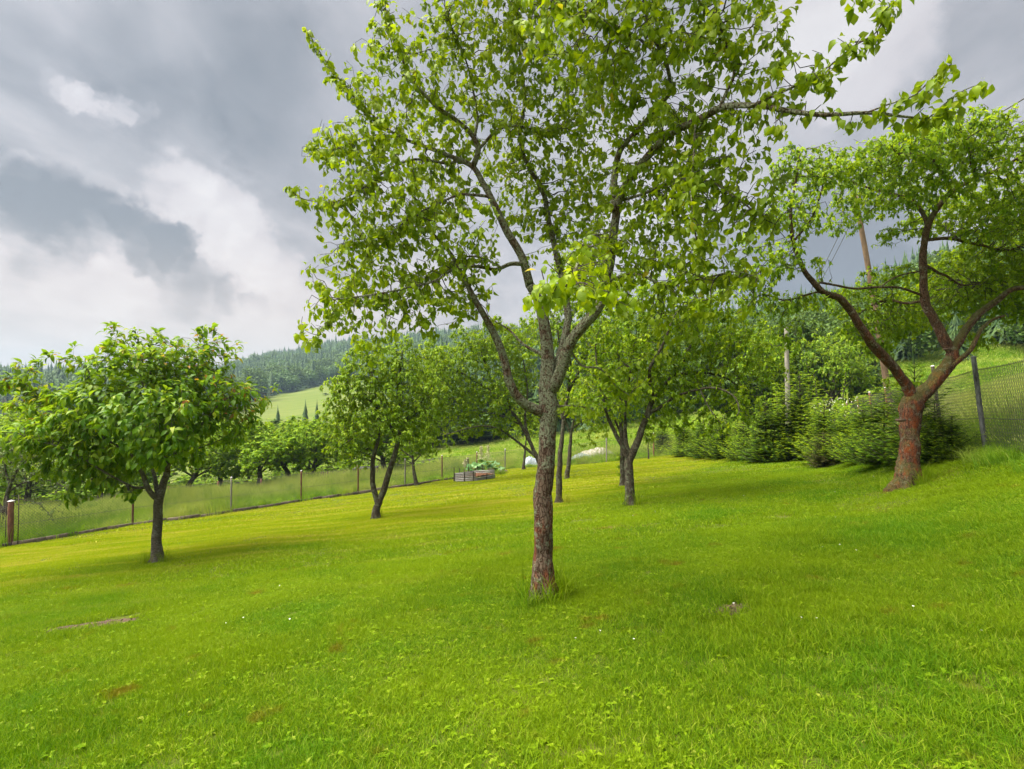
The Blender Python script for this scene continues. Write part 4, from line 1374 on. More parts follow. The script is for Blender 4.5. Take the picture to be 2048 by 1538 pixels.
gtree('fruit_tree', 'broad tree with a thick forked grey trunk right of the foreground trunk', (1260, 1011),
      [([(1260, 995), (1259, 960), (1258, 925), (1265, 905), (1276, 880), (1287, 850), (1298, 820), (1312, 790, .2), (1345, 750, .4), (1370, 715, .6), (1390, 670, .8), (1400, 620, .9)], .135, .025),
       ([(1257, 920), (1246, 895), (1230, 865), (1214, 830, -.1), (1205, 790, -.2), (1195, 740, -.3), (1190, 690, -.3)], .06, .012),
       ([(1259, 912), (1252, 880, .15), (1250, 850, .2), (1252, 800, .3), (1262, 740, .4), (1270, 680, .4)], .055, .012),
       ([(1298, 825), (1315, 818, -.1), (1335, 805, -.2), (1360, 790, -.3), (1420, 775, -.6), (1465, 790, -.8), (1478, 820, -.9), (1470, 835, -.9)], .045, .008),
       ([(1345, 750, .4), (1400, 745, .3), (1450, 755, .2), (1500, 790, .1)], .04, .008), ([(1305, 800), (1300, 740, -.5), (1330, 680, -.8), (1350, 630, -.9)], .05, .012),
       ([(1370, 715, .6), (1430, 690, .9), (1490, 680, 1.0), (1530, 690, 1)], .035, .01), ([(1400, 778, -.5), (1415, 810, -.6), (1440, 845, -.7), (1450, 860, -.7)], .018, .006),
       ([(1262, 740, .4), (1230, 700, .8), (1220, 660, 1)], .03, .01)],
      [(1200, 740, .75), (1250, 680, .9), (1320, 650, .9), (1390, 650, .9), (1450, 680, .8), (1510, 700, .7), (1540, 740, .4), (1180, 790, .5, -.2), (1290, 770, .7), (1370, 790, .7), (1440, 770, .7), (1490, 810, .45), (1450, 850, .32, -.7), (1400, 840, .4, -.4), (1340, 730, .8), (1290, 600, .8), (1380, 590, .8), (1450, 620, .6), (1240, 800, .5), (1300, 860, .3, .2), (1350, 840, .35), (1200, 640, .7), (1500, 650, .5), (1555, 690, .3)],
      24, 24, mat='apple_leaf', lsize=.075, lpn=2.7, D=.15, dk=.15, clear=1.2)
gtree('fruit_tree', 'ivy-wrapped thin trunk half hidden behind the thick forked grey trunk', (1247, 972),
      [([(1246, 960), (1246, 930), (1244, 890), (1242, 850), (1240, 800), (1238, 740), (1235, 690)], .115, .02), ([(1243, 870), (1225, 830), (1210, 790)], .04, .012), ([(1240, 810), (1265, 760, .4), (1290, 720, .6)], .04, .012)],
      [(1230, 780, .9), (1280, 760, .9), (1180, 800, .7), (1240, 700, 1.0), (1236, 905, .16), (1234, 935, .16), (1238, 955, .14), (1320, 820, .6), (1200, 850, .4)],
      14, 25, mat='apple_leaf', lsize=.09, lpn=2.6, D=.18, dk=.17, clear=.3)
gtree('fruit_tree', 'young pear with a pale trunk in front of the tarp-covered heap', (1134, 958),
      [([(1135, 945), (1138, 915), (1141, 885), (1143, 860), (1150, 830), (1160, 790)], .12, .02), ([(1142, 870), (1125, 830), (1110, 800)], .04, .012), ([(1143, 860), (1175, 830), (1195, 800)], .04, .012)],
      [(1160, 800, 1.1), (1200, 830, .8), (1120, 790, 1.0), (1190, 870, .5), (1160, 860, .4), (1230, 850, .5), (1215, 780, .8), (1100, 830, .5)],
      10, 26, mat='pear_leaf', lsize=.10, lpn=2.3, D=.2, dk=.2, clear=1.3)
gtree('fruit_tree', 'thin young tree near the far fence corner', (1047, 940),
      [([(1047, 930), (1049, 915), (1050, 900), (1052, 880), (1055, 850)], .11, .02), ([(1050, 900), (1040, 885), (1030, 870)], .03, .01)],
      [(1055, 850, 1.0), (1030, 865, .6), (1075, 870, .6), (1035, 888, .25)], 7, 27, lsize=.10, lpn=2.2, D=.22, dk=.22, clear=1.0)
gtree('fruit_tree', 'small round-crowned tree beside the lower fence border', (833, 971),
      [([(829, 950), (827, 935), (825, 915), (822, 895), (815, 870)], .11, .03), ([(826, 925), (845, 905), (860, 880)], .04, .012), ([(825, 915), (805, 900), (795, 880)], .04, .012), ([(826, 928), (812, 920), (803, 915)], .03, .01)],
      [(820, 880, .85), (850, 890, .7), (795, 890, .6), (870, 905, .4), (800, 915, .35), (845, 860, .7), (825, 925, .25)], 14, 28, mat='apple_leaf', lsize=.085, lpn=2.6, D=.2, dk=.19, clear=1.1)
gtree('fruit_tree', 'slender sapling next to the red post at the back fence', (1297, 914),
      [([(1297, 905), (1296, 895), (1296, 885), (1290, 870)], .05, .012), ([(1296, 888), (1302, 878), (1306, 870)], .02, .008)],
      [(1295, 868, .6), (1285, 880, .3), (1308, 872, .35)], 12, 29, mat='pear_leaf', lsize=.10, lpn=2.0, D=.2, dk=.2, clear=.9, depth=31.5)

# sparse old tree at the left edge, on the far side of the fence
gtree('sparse_tree', 'sparse old tree with tangled grey twigs leaning in at the left edge beyond the fence', (-18, 1085),
      [([(-10, 1075), (-2, 1050), (8, 1025), (12, 1000), (20, 970), (35, 940), (60, 920)], .15, .02), ([(8, 1025), (-10, 1000), (-30, 960), (-40, 900)], .08, .02), ([(15, 985), (50, 965), (90, 960), (130, 975), (140, 1000)], .03, .007),
       ([(12, 1000), (50, 1000), (80, 1010), (105, 1035)], .02, .006), ([(20, 970), (10, 930), (20, 890)], .04, .01)],
      [(40, 920, .8), (90, 940, .6), (0, 900, .8), (-50, 900, .8), (120, 975, .4), (60, 985, .5), (110, 1020, .28), (140, 990, .2), (-60, 960, .6), (20, 960, .5), (150, 1015, .12)],
      26, 30, mat='grey_leaf', lsize=.055, lpn=1.1, D=.15, dk=.14, clear=.8, depth=18.5)


# ------------------------------------------------------------------ background broadleaf trees: three grown prototypes, then copies
def proto(seed, blobs, dens, lsize, mat, h0=1.2, tr=.12, D=.3, dk=.3, lpn=4, kind='small'):
    """grown at the world origin, about six metres tall"""
    r = np.random.default_rng(seed)
    top = 3.6
    trunk = [np.array([0, 0, -.6]), np.array([0, 0, .3]), np.array([r.normal(0, .08), r.normal(0, .08), h0]), np.array([r.normal(0, .2), r.normal(0, .2), h0 + 1.1]), np.array([r.normal(0, .3), r.normal(0, .3), top])]
    LL = [dict(pts=trunk, r=np.array([tr * 1.5, tr * 1.2, tr, tr * .7, tr * .3]), part='trunk', sides=10, clear=0.0)]
    for k in range(4):
        a = k * 1.6 + r.uniform(-.3, .3)
        s = trunk[2] + (trunk[3] - trunk[2]) * r.uniform(0, .6)
        LL.append(dict(pts=[s, s + np.array([math.cos(a) * .5, math.sin(a) * .5, .5]), s + np.array([math.cos(a) * 1.2, math.sin(a) * 1.2, 1.2])], r=np.array([tr * .5, tr * .4, tr * .2]), part='limb', sides=8))
    saved = globals()['gz']
    globals()['gz'] = lambda x, y: np.zeros_like(np.asarray(x, float))
    ms = build_tree('proto', '', '', (0, 0, 0), LL, blobs, dens * 3.5, mat, ['bark_small', 'bark_small'], D=D * .75, di=3, dk=dk * .65, iters=50, seed=seed, lpn=lpn, lsize=lsize, kind=kind,
                    tipr=.008, thr=.05, outward=.7, down=.3, link=False, twig_sides=3, nor_up=1.2, jit=.25)
    globals()['gz'] = saved
    # one mesh for limbs + trunk stays 'trunk' and 'limb' parts
    return ms


def lumpy(seed, rx, rz, zc, n=11, rr=.9):
    r = np.random.default_rng(seed)
    out = [((0, 0, zc), (rx * .6, rx * .6, rz * .6), .6)]
    for _ in range(n):
        v = nrm(r.normal(size=3))
        out.append(((v[0] * rx * .72, v[1] * rx * .72, zc + v[2] * rz * .7), rr * r.uniform(.6, 1.1)))
    return out


PROTO = {
    'round': proto(41, lumpy(1, 2.4, 2.1, 3.4, 14, .95), 9, .20, 'bush_leaf', lpn=5),
    'loose': proto(42, lumpy(2, 2.3, 2.1, 3.4, 16, .8), 10, .18, 'small_leaf', lpn=5),
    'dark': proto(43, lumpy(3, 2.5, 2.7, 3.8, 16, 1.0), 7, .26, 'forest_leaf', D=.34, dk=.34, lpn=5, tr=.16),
    'bush': proto(44, lumpy(4, 1.5, .95, 1.0, 12, .6), 34, .11, 'bush_leaf', h0=.3, tr=.05, D=.2, dk=.2, lpn=3.6),
    'meadowbush': proto(45, lumpy(5, 1.4, .9, .95, 10, .55), 34, .10, 'small_leaf', h0=.3, tr=.05, D=.2, dk=.2, lpn=3.4),
}
PH = {'round': 6.0, 'loose': 6.0, 'dark': 6.9, 'bush': 2.25, 'meadowbush': 2.1}
PW = {'round': 5.8, 'loose': 5.2, 'dark': 6.2, 'bush': 3.7, 'meadowbush': 3.5}
for k_, ms in PROTO.items():
    for (part, me, kd, lb) in ms:
        if part == 'foliage':
            a_ = np.zeros(len(me.vertices) * 3, np.float32)
            me.vertices.foreach_get('co', a_)
            a_ = a_.reshape(-1, 3)
            PH[k_] = float(np.percentile(a_[:, 2], 99.5))
            PW[k_] = float(np.percentile(a_[:, 0], 99) - np.percentile(a_[:, 0], 1))


def put(kind, name, cat, label, group, px, depth, top, wpx, row=800):
    """stand a copy at its place; its height and spread are metres worked out from the distance"""
    q = P(px, row, depth)
    b = ground_at(q[0], depth)
    ztop = P(px, top, depth)[2]
    h = max(1.2, ztop - b[2])
    wd = wpx * depth / F
    root = thing(name, label, cat, b, group, float(rng.uniform(0, 6.28)))
    sz = h / PH[kind]
    sx = wd / PW[kind]
    root.scale = (sx, sx, sz)
    for (part, me, kd, lb) in PROTO[kind]:
        obj(part, me, root, None, kd)
    return root


OT = [('round', 60, 36, 838, 150, 'round bright green orchard tree behind the sparse tree at the left edge'),
      ('loose', 200, 34, 875, 120, 'low orchard tree beneath the left side of the cherry crown'),
      ('round', 262, 41, 868, 130, 'orchard tree seen straight behind the cherry trunk'),
      ('loose', 385, 36, 858, 125, 'orchard tree with a leaning stem, first to the right of the cherry trunk'),
      ('round', 445, 38, 850, 120, 'dense green orchard tree, second to the right of the cherry trunk'),
      ('bush', 518, 36, 842, 130, 'upright orchard tree beyond the fence, below the right tips of the cherry crown'),
      ('loose', 575, 40, 838, 120, 'loose orchard tree beyond the fence, left of the brown board fence'),
      ('round', 628, 37, 842, 125, 'orchard tree standing over the brown board fence'),
      ('loose', 700, 39, 830, 130, 'orchard tree left of the red hutch'),
      ('round', 768, 41, 835, 140, 'orchard tree right behind the red hutch')]
for (k, px, d, top, wpx, lb) in OT:
    put('round' if k == 'bush' else k, 'orchard_tree', 'tree', lb, 'orchard trees beyond the fence', px, d, top, wpx * 1.25)
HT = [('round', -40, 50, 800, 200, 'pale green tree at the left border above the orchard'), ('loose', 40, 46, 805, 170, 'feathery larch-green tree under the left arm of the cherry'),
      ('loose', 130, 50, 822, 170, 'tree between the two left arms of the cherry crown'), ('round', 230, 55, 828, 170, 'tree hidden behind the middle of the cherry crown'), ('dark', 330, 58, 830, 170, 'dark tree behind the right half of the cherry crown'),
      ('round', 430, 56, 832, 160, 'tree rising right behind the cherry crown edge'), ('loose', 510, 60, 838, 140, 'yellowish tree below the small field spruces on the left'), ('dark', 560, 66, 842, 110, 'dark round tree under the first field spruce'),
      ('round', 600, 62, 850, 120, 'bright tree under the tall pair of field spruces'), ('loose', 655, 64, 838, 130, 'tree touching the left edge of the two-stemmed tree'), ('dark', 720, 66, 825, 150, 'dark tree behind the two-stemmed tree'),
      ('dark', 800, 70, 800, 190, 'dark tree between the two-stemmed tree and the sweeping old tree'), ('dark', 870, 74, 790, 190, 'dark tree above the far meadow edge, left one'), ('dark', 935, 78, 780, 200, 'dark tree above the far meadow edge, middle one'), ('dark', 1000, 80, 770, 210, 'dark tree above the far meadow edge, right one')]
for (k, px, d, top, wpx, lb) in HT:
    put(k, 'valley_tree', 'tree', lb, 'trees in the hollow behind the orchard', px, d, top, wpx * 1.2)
for (k, px, d, top, wpx, lb) in [('bush', 20, 43, 905, 150, 'hedge bush low at the left edge beneath the orchard crowns'), ('bush', 120, 45, 900, 160, 'hedge bush under the left half of the cherry crown'), ('meadowbush', 310, 46, 905, 150, 'hedge bush right behind the cherry trunk'),
                                 ('bush', 420, 47, 900, 150, 'hedge bush between the two orchard stems right of the cherry'), ('meadowbush', 490, 44, 900, 140, 'hedge bush beside the upright orchard tree'), ('bush', 600, 45, 895, 160, 'hedge bush above the brown board fence'), ('bush', 680, 48, 885, 150, 'hedge bush above and left of the hutch'), ('meadowbush', 800, 50, 880, 170, 'hedge bush right of the hutch')]:
    put(k, 'hedge_bush', 'bush', lb, 'hedge behind the orchard', px, d, top, wpx * 1.2)
BT = [('bush', 1470, 30, 790, 170, 'bright leafy bush above the left spruces'), ('meadowbush', 1545, 33, 770, 150, 'bush standing at the foot of the grey pole'), ('bush', 1625, 34, 745, 140, 'tall bush left of the white-flowering shrub'),
      ('meadowbush', 1420, 34, 800, 150, 'bush glimpsed under the drooping branches of the broad tree'), ('bush', 1380, 40, 780, 170, 'bush furthest left on the meadow rim'), ('dark', 1500, 46, 700, 180, 'darker tree rising behind the leafy bushes')]
for (k, px, d, top, wpx, lb) in BT:
    put(k, 'bush' if 'bush' in k else 'meadow_tree', 'bush' if 'bush' in k else 'tree', lb, 'bushes beyond the back fence', px, d, top, wpx)
for (k, px, d, top, wpx, lb) in [('dark', 1455, 44, 655, 170, 'dark tree left behind the grey pole, showing over the leafy bushes'), ('round', 1530, 41, 668, 140, 'bright green tree just left of the grey pole'), ('dark', 1600, 43, 640, 150, 'dark tree just right of the grey pole'),
                                 ('loose', 1660, 40, 662, 130, 'loose tree above the white-flowering shrub'), ('dark', 1705, 47, 650, 130, 'dark tree under the arching red limb of the old apple tree')]:
    put(k, 'meadow_tree', 'tree', lb, 'trees beyond the back fence', px, d, top, wpx)
fb = put('bush', 'flowering_shrub', 'shrub', 'rounded shrub dotted with white blossom, beyond the fence left of the apple trunk', None, 1692, 25, 740, 130)
# white blossom on it
r7 = np.random.default_rng(77)
v7 = nrm(r7.normal(size=(260, 3)))
v7[:, 2] = np.abs(v7[:, 2])
p7 = v7 * np.array([1.55, 1.55, 1.15]) * r7.uniform(.85, 1.05, (260, 1)) + np.array([0, 0, .95])
tv, tf = leaf_template(.5, 1, .1, .1, 0)
M['white_petal'] = simple_mat('white petal', (.75, .74, .68), (.85, .83, .78), 5, .6, 0)
vv, ff, tt = place_leaves(tv, tf, np.repeat(p7[:110], 3, 0), nrm(r7.normal(size=(330, 3))), nrm(r7.normal(size=(330, 3))), r7.uniform(.03, .05, 330), np.zeros(330))
obj('blossom', np_mesh('blossom', vv, None, ff, M['white_petal']), fb, kind='stuff')
print('bg trees', round(time.time() - T0, 1))


# ------------------------------------------------------------------ young spruces
def spruce_mesh(seed, h, w, nwh, per, mat, twl=.26, bright=.35, dens=1.0):
    """trunk segments, bough segments and needle sprays (unit: metres)"""
    r = np.random.default_rng(seed)
    s0, s1, ra, rb = [], [], [], []
    npos, nd, nn, ns, ntint = [], [], [], [], []
    zs = (np.linspace(.03, .93, nwh) + r.normal(0, .008, nwh)) * h
    for z in zs:
        f = 1 - z / h
        L0 = w * .5 * (f ** .75) * (.82 + .18 * math.sin(z * 5))
        k = int(per * (.6 + .4 * f)) + 1
        a0 = r.uniform(0, 6.28)
        for j in range(k):
            a = a0 + j * 6.283 / k + r.normal(0, .15)
            L1 = max(.10, L0 * r.uniform(.72, 1.12))
            n = max(3, int(L1 / .075))
            t = np.linspace(0, 1, n)
            rise = .65 * (1 - f) + .12
            x = L1 * t
            zz_ = z + L1 * (rise * t - .28 * f * t * (1 - t) * 2 + .10 * t * t)
            pt = np.stack([x * math.cos(a), x * math.sin(a), zz_], 1)
            s0.append(pt[:-1])
            s1.append(pt[1:])
            ra.append(.012 * (1 - t[:-1] * .8) * (.4 + f))
            rb.append(.012 * (1 - t[1:] * .8) * (.4 + f))
            bd = np.array([math.cos(a), math.sin(a), 0])
            sdv = np.array([-math.sin(a), math.cos(a), 0])
            # side shoots
            for i in range(1 if n < 5 else 0, n):
                tl = twl * (1 - t[i] * .55) * min(1, .35 + L1) * r.uniform(.7, 1.2)
                for sg in (-1, 1):
                    if r.random() > .92 * dens:
                        continue
                    dv = bd * .75 + sdv * sg * .75 + np.array([0, 0, r.normal(.05, .16)])
                    npos.append(pt[i])
                    nd.append(dv)
                    nn.append([r.normal(0, .3), r.normal(0, .3), 1])
                    ns.append(tl)
                    ntint.append(t[i])
            npos.append(pt[-1] - bd * .03)
            nd.append(bd + np.array([0, 0, .15]))
            nn.append([0, 0, 1])
            ns.append(twl * .8)
            ntint.append(1.0)
    npos, nd, nn, ns, ntint = map(np.array, (npos, nd, nn, ns, ntint))
    # a spray = thin stem + needles on both sides, as slim triangles
    K = 9
    tt = (np.arange(K) + .5) / K
    TV, TF, TT = [], [], []
    for i, t in enumerate(tt):
        for sg in (-1, 1):
            b = len(TV)
            L = .30 * (1 - .35 * t)
            TV += [(0, t - .05, 0), (0, t + .05, 0), (sg * L, t + .22, .05 * (1 if i % 2 else -1))]
            TF.append((b, b + 1, b + 2))
            TT += [t, t, t + .1]
    b = len(TV)
    TV += [(-.018, 0, .005), (.018, 0, .005), (.05, .75, .01), (-.05, .75, .01), (0, 1.22, .02)]
    TF += [(b, b + 1, b + 2), (b, b + 2, b + 3), (b + 3, b + 2, b + 4)]
    TT += [0, 0, .8, .8, 1.1]
    V, Ft, _ = place_leaves(np.array(TV), np.array(TF), npos, nd, nn, ns, ns)
    outer = np.repeat(ntint, len(TV))
    tin = np.tile(np.array(TT), len(npos))
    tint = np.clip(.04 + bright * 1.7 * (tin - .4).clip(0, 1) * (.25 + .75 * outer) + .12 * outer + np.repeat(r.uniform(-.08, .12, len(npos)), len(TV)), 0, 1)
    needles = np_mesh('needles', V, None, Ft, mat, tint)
    bV, bQ = segs(np.vstack(s0), np.vstack(s1), np.concatenate(ra), np.concatenate(rb), 3)
    boughs = np_mesh('boughs', bV, bQ, None, M['twig'])
    pts = np.array([[0, 0, -.1], [0, 0, h * .3], [0.01, 0, h * .6], [0, .01, h * .9], [0, 0, h]])
    tV, tQ, tT = tube(*catmull(pts, [.045 * h / 2.5, .035 * h / 2.5, .022 * h / 2.5, .008, .004], .15), 8, .03, seed)
    trunk = np_mesh('trunk', tV, tQ, tT, M['bark_small'], None, True)
    return trunk, boughs, needles


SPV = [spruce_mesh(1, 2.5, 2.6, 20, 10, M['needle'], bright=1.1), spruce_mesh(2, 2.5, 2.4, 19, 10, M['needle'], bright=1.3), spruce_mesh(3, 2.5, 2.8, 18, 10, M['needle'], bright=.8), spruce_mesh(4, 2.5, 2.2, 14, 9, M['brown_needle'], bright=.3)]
SPR = [(0, 1325, 912, 850, 70, 'leftmost young spruce of the row, at the far end'), (1, 1368, 915, 842, 80, 'second young spruce from the far end of the row'), (2, 1408, 917, 836, 80, 'third young spruce from the far end of the row'),
       (0, 1446, 919, 826, 90, 'fourth young spruce from the far end of the row'), (1, 1488, 922, 832, 85, 'fifth young spruce from the far end, overhung by drooping twigs'), (2, 1532, 926, 800, 110, 'dark-hearted young spruce left of the grey pole'),
       (0, 1570, 923, 782, 110, 'young spruce standing in line with the grey pole'), (1, 1602, 920, 745, 130, 'tallest yellowish spruce, below and right of the grey pole'), (1, 1650, 930, 792, 110, 'yellow green spruce with a withered base'),
       (2, 1692, 926, 815, 95, 'short spruce in front of the white-flowering shrub'), (0, 1728, 930, 790, 110, 'green spruce second to the left of the old apple trunk'), (2, 1770, 937, 772, 140, 'broad green spruce directly left of the old apple trunk'),
       (2, 1832, 938, 722, 150, 'dark spruce with a long bare leader behind the old apple trunk'), (0, 1872, 934, 800, 110, 'low spruce just right of the old apple trunk'), (2, 1905, 928, 828, 90, 'low spreading spruce beside the leaning fence post')]
for (v, px, row, top, wpx, lb) in SPR:
    g = G(px, row)
    g[1] += .5
    g[0] *= g[1] / (g[1] - .5)
    g[2] = float(gz(g[0], g[1]))
    zt = P(px, top, g[1])[2]
    s = (zt - g[2]) / 2.5
    sw = wpx * g[1] / F / 2.3 * 1.2
    root = thing('young_spruce', lb, 'spruce', g, 'row of young spruces along the back of the lawn', float(rng.uniform(0, 6)))
    root.scale = (sw, sw, s)
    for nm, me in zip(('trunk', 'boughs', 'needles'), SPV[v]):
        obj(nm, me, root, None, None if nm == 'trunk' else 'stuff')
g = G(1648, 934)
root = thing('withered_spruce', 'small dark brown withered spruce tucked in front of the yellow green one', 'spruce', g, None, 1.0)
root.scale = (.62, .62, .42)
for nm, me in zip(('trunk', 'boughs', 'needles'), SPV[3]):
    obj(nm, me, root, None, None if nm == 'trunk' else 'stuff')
print('spruces', round(time.time() - T0, 1))



# ------------------------------------------------------------------ forests on the hills
def low_conifer(seed, h=1.0, w=.32, tiers=9, spikes=9):
    r = np.random.default_rng(seed)
    V, T, tint = [], [], []
    for k in range(tiers):
        f = k / (tiers - 1)
        z0 = .08 + f * .80
        rad = w * .5 * (1 - f) ** .8 + .012
        zt = z0 + .20 * (1 - f * .4)
        b = len(V)
        V.append((r.normal(0, .004), r.normal(0, .004), min(zt, 1.02)))
        tint.append(.5)
        for j in range(spikes * 2):
            a = j * math.pi / spikes + r.normal(0, .08) + k
            rr = rad * (r.uniform(.8, 1.2) if j % 2 == 0 else .45)
            V.append((rr * math.cos(a), rr * math.sin(a), z0 - (.035 if j % 2 == 0 else -.02) + r.normal(0, .008)))
            tint.append(.8 if j % 2 == 0 else .15)
        n = spikes * 2
        for j in range(n):
            T.append((b, b + 1 + j, b + 1 + (j + 1) % n))
    return np_mesh('conifer', np.array(V) * [h, h, h], None, np.array(T), M['dark_needle'], np.clip(np.array(tint) + r.normal(0, .1, len(V)), 0, 1))


def low_broad(seed, n, mat, size, w=.42):
    r = np.random.default_rng(seed)
    c = nrm(r.normal(size=(14, 3))) * np.array([w * .6, w * .6, .26]) + np.array([0, 0, .62])
    k = r.integers(0, 14, n)
    pos = c[k] + nrm(r.normal(size=(n, 3))) * (r.random((n, 1)) ** .4) * np.array([w * .5, w * .5, .22])
    pos[:, 2] = np.clip(pos[:, 2], .08, None)
    tv, tf = leaf_template(.45, 1, .3, .12, 0)
    d = nrm(r.normal(size=(n, 3)) + [0, 0, -.2])
    nor = nrm(nrm(pos - [0, 0, .55]) + r.normal(0, .4, (n, 3)) + [0, 0, .6])
    V, Fc, t = place_leaves(tv, tf, pos, d, nor, size * r.uniform(.6, 1.3, n), np.clip(r.beta(2, 2.5, n), 0, 1))
    sV, sQ = segs(np.array([[0, 0, -.05]]), np.array([[0, 0, .6]]), .02, .008, 5)
    V2, Q2, T2 = join([(V, None, Fc), (sV, sQ, None)])
    return np_mesh('broad', V2, Q2, T2, mat, np.concatenate([t, np.zeros(len(sV))]))


def bare_stem(seed):
    r = np.random.default_rng(seed)
    sV, sQ = segs(np.array([[0, 0, -.05]]), np.array([[0.01, 0, .75]]), .009, .006, 5)
    me = low_conifer(seed, 1, .2, 6, 7)
    a = np.zeros(len(me.vertices) * 3, np.float32)
    me.vertices.foreach_get('co', a)
    a = a.reshape(-1, 3)
    a[:, 2] = .52 + a[:, 2] * .48
    f = np.array([tuple(p.vertices) for p in me.polygons])
    V2, Q2, T2 = join([(a, None, f), (sV, sQ, None)])
    m2 = np_mesh('stem', V2, Q2, T2, [M['dark_needle'], M['pole_grey']], np.full(len(V2), .4))
    mi = np.zeros(len(m2.polygons), np.int32)
    mi[:len(Q2)] = 1
    m2.polygons.foreach_set('material_index', mi)
    return m2


M['pole_grey'] = simple_mat('weathered grey', (.16, .15, .13), (.30, .28, .25), 12, .85, .3, (1, 1, .2))
M['forest_pale'] = leaf_mat('pale forest leaf', [(0, (.03, .08, .02)), (.5, (.065, .15, .035)), (1, (.12, .22, .05))], .22, .6, .3)
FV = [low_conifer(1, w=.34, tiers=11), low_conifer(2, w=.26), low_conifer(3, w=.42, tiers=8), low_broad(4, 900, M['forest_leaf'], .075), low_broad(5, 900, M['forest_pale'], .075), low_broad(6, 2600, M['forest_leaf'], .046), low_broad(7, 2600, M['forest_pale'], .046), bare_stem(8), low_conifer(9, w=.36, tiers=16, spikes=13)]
rf = np.random.default_rng(3)
PT, SC, IX = [], [], []
# (y range, spacing)
for (y0, y1, s) in [(44, 110, 3.6), (110, 200, 4.6), (200, 330, 5.5), (330, 560, 7.5), (560, 1050, 10.5)]:
    x, y = jitter_grid(-y1 * 1.15, y1 * 1.25, y0, y1, s, rf)
    k = (y > forest_edge(x, y) + rf.normal(0, 1.5, len(x))) & (np.abs(x) < y * 1.12 + 10)
    x, y = x[k], y[k]
    n = len(x)
    z = gz(x, y)
    px = 1024 + F * x / y
    dl = y - forest_edge(x, y)
    patch = np.sin(x * .021 + 1) * np.sin(y * .017) + .4 * np.sin(x * .07 + y * .05)
    conif = rf.random(n) < np.clip(.72 + .35 * patch, .15, .97)
    right = (px > 1200) & (y < 200)
    conif &= ~(right & (rf.random(n) < .8))
    conif &= ~((dl < 12) & (px > 440) & (px < 720) & (rf.random(n) < .7))
    ix = np.where(conif, rf.integers(0, 3, n), 3 + rf.integers(0, 2, n))
    nearm = y < 150
    ix = np.where(nearm & (ix >= 3), ix + 2, ix)
    ix = np.where(nearm & (ix < 3), 8, ix)
    ix = np.where((px < 120) & (y < 275) & (y > 200), 7, ix)
    h = np.where(ix == 7, rf.uniform(17, 21, n), np.where(conif, rf.normal(18.5, 3.4, n).clip(9, 28), rf.normal(14, 2.8, n).clip(7, 21)))
    h = np.where(right, np.where(conif, rf.uniform(9, 15, n), rf.uniform(6, 11, n)) * np.clip(.62 + dl / 90, .62, 1.1), h)
    h = np.where((px > 700) & (px <= 1200) & (y < 200), h * .45, h)
    wd = h * rf.uniform(.85, 1.2, n) * np.where(conif, 1, 1.05)
    PT.append(np.stack([x, y, z - .3], 1))
    SC.append(np.stack([wd, wd, h], 1))
    IX.append(ix)
PT, SC, IX = np.vstack(PT), np.vstack(SC), np.concatenate(IX)
print('forest trees', len(PT))
ro = np.zeros((len(PT), 3))
ro[:, 2] = rf.uniform(0, 6.28, len(PT))
nearF = (PT[:, 1] < 200)
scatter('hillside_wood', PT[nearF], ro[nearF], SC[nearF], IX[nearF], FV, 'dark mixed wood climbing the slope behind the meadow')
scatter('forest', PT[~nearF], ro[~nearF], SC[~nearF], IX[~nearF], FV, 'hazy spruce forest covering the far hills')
# field spruces, full grown, far down the meadow
cm_ = [low_conifer(20 + k, w=.42, tiers=17, spikes=11) for k in range(2)]
tV, tQ = segs(np.array([[0, 0, -.05]]), np.array([[0, 0, .95]]), .012, .002, 6)
tm_ = np_mesh('trunk', tV, tQ, None, M['bark_small'])
for (px, top, wpx, d, lb) in [(556, 806, 34, 125, 'lone dark spruce on the pale field, leftmost of three'), (611, 795, 36, 120, 'tall dark spruce in the middle of the three on the field'), (634, 795, 26, 128, 'slim dark spruce on the field beside the tall one'), (650, 818, 26, 118, 'short dark spruce right of the slim one on the field')]:
    q = P(px, 800, d)
    b = ground_at(q[0], d)
    zt = P(px, top, d)[2]
    root = thing('field_spruce', lb, 'spruce', b, 'spruces on the far field', float(rng.uniform(0, 6)))
    s = zt - b[2]
    root.scale = (wpx * d / F / .42,) * 2 + (s,)
    obj('trunk', tm_, root)
    obj('crown', cm_[px % 2], root)

# hedge bushes in the far field
for (px, row, d, wpx, top, lb) in [(651, 800, 330, 12, 790, 'small dark bush on the far field, left of the pair'), (680, 785, 370, 10, 777, 'small dark bush higher on the far field')]:
    put('dark', 'field_bush', 'bush', lb, None, px, d, top, wpx)

# ------------------------------------------------------------------ fences
M['rust'] = simple_mat('rusty painted steel', (.10, .035, .025), (.24, .10, .07), 18, .7, .3, (1, 1, .4))
M['wire'] = simple_mat('dark wire', (.035, .032, .03), (.10, .09, .08), 40, .6, 0)
M['wire_old'] = simple_mat('old wire', (.05, .045, .04), (.14, .13, .12), 40, .6, 0)
M['peel'] = simple_mat('peeling grey paint', (.035, .035, .04), (.26, .27, .29), 14, .75, .4, (1, 1, .35))
M['white_cap'] = simple_mat('chalky white', (.45, .45, .47), (.7, .7, .72), 12, .7, .1)
M['stone'] = simple_mat('weathered border board', (.07, .055, .04), (.19, .155, .12), 16, .9, .5, (1, .5, 1))
M['wood'] = simple_mat('silvered plank', (.14, .13, .13), (.40, .39, .39), 9, .8, .4, (.25, 3, 3))
M['wood_dark'] = simple_mat('dark stake', (.035, .028, .02), (.09, .07, .05), 14, .85, .4, (1, 1, .3))


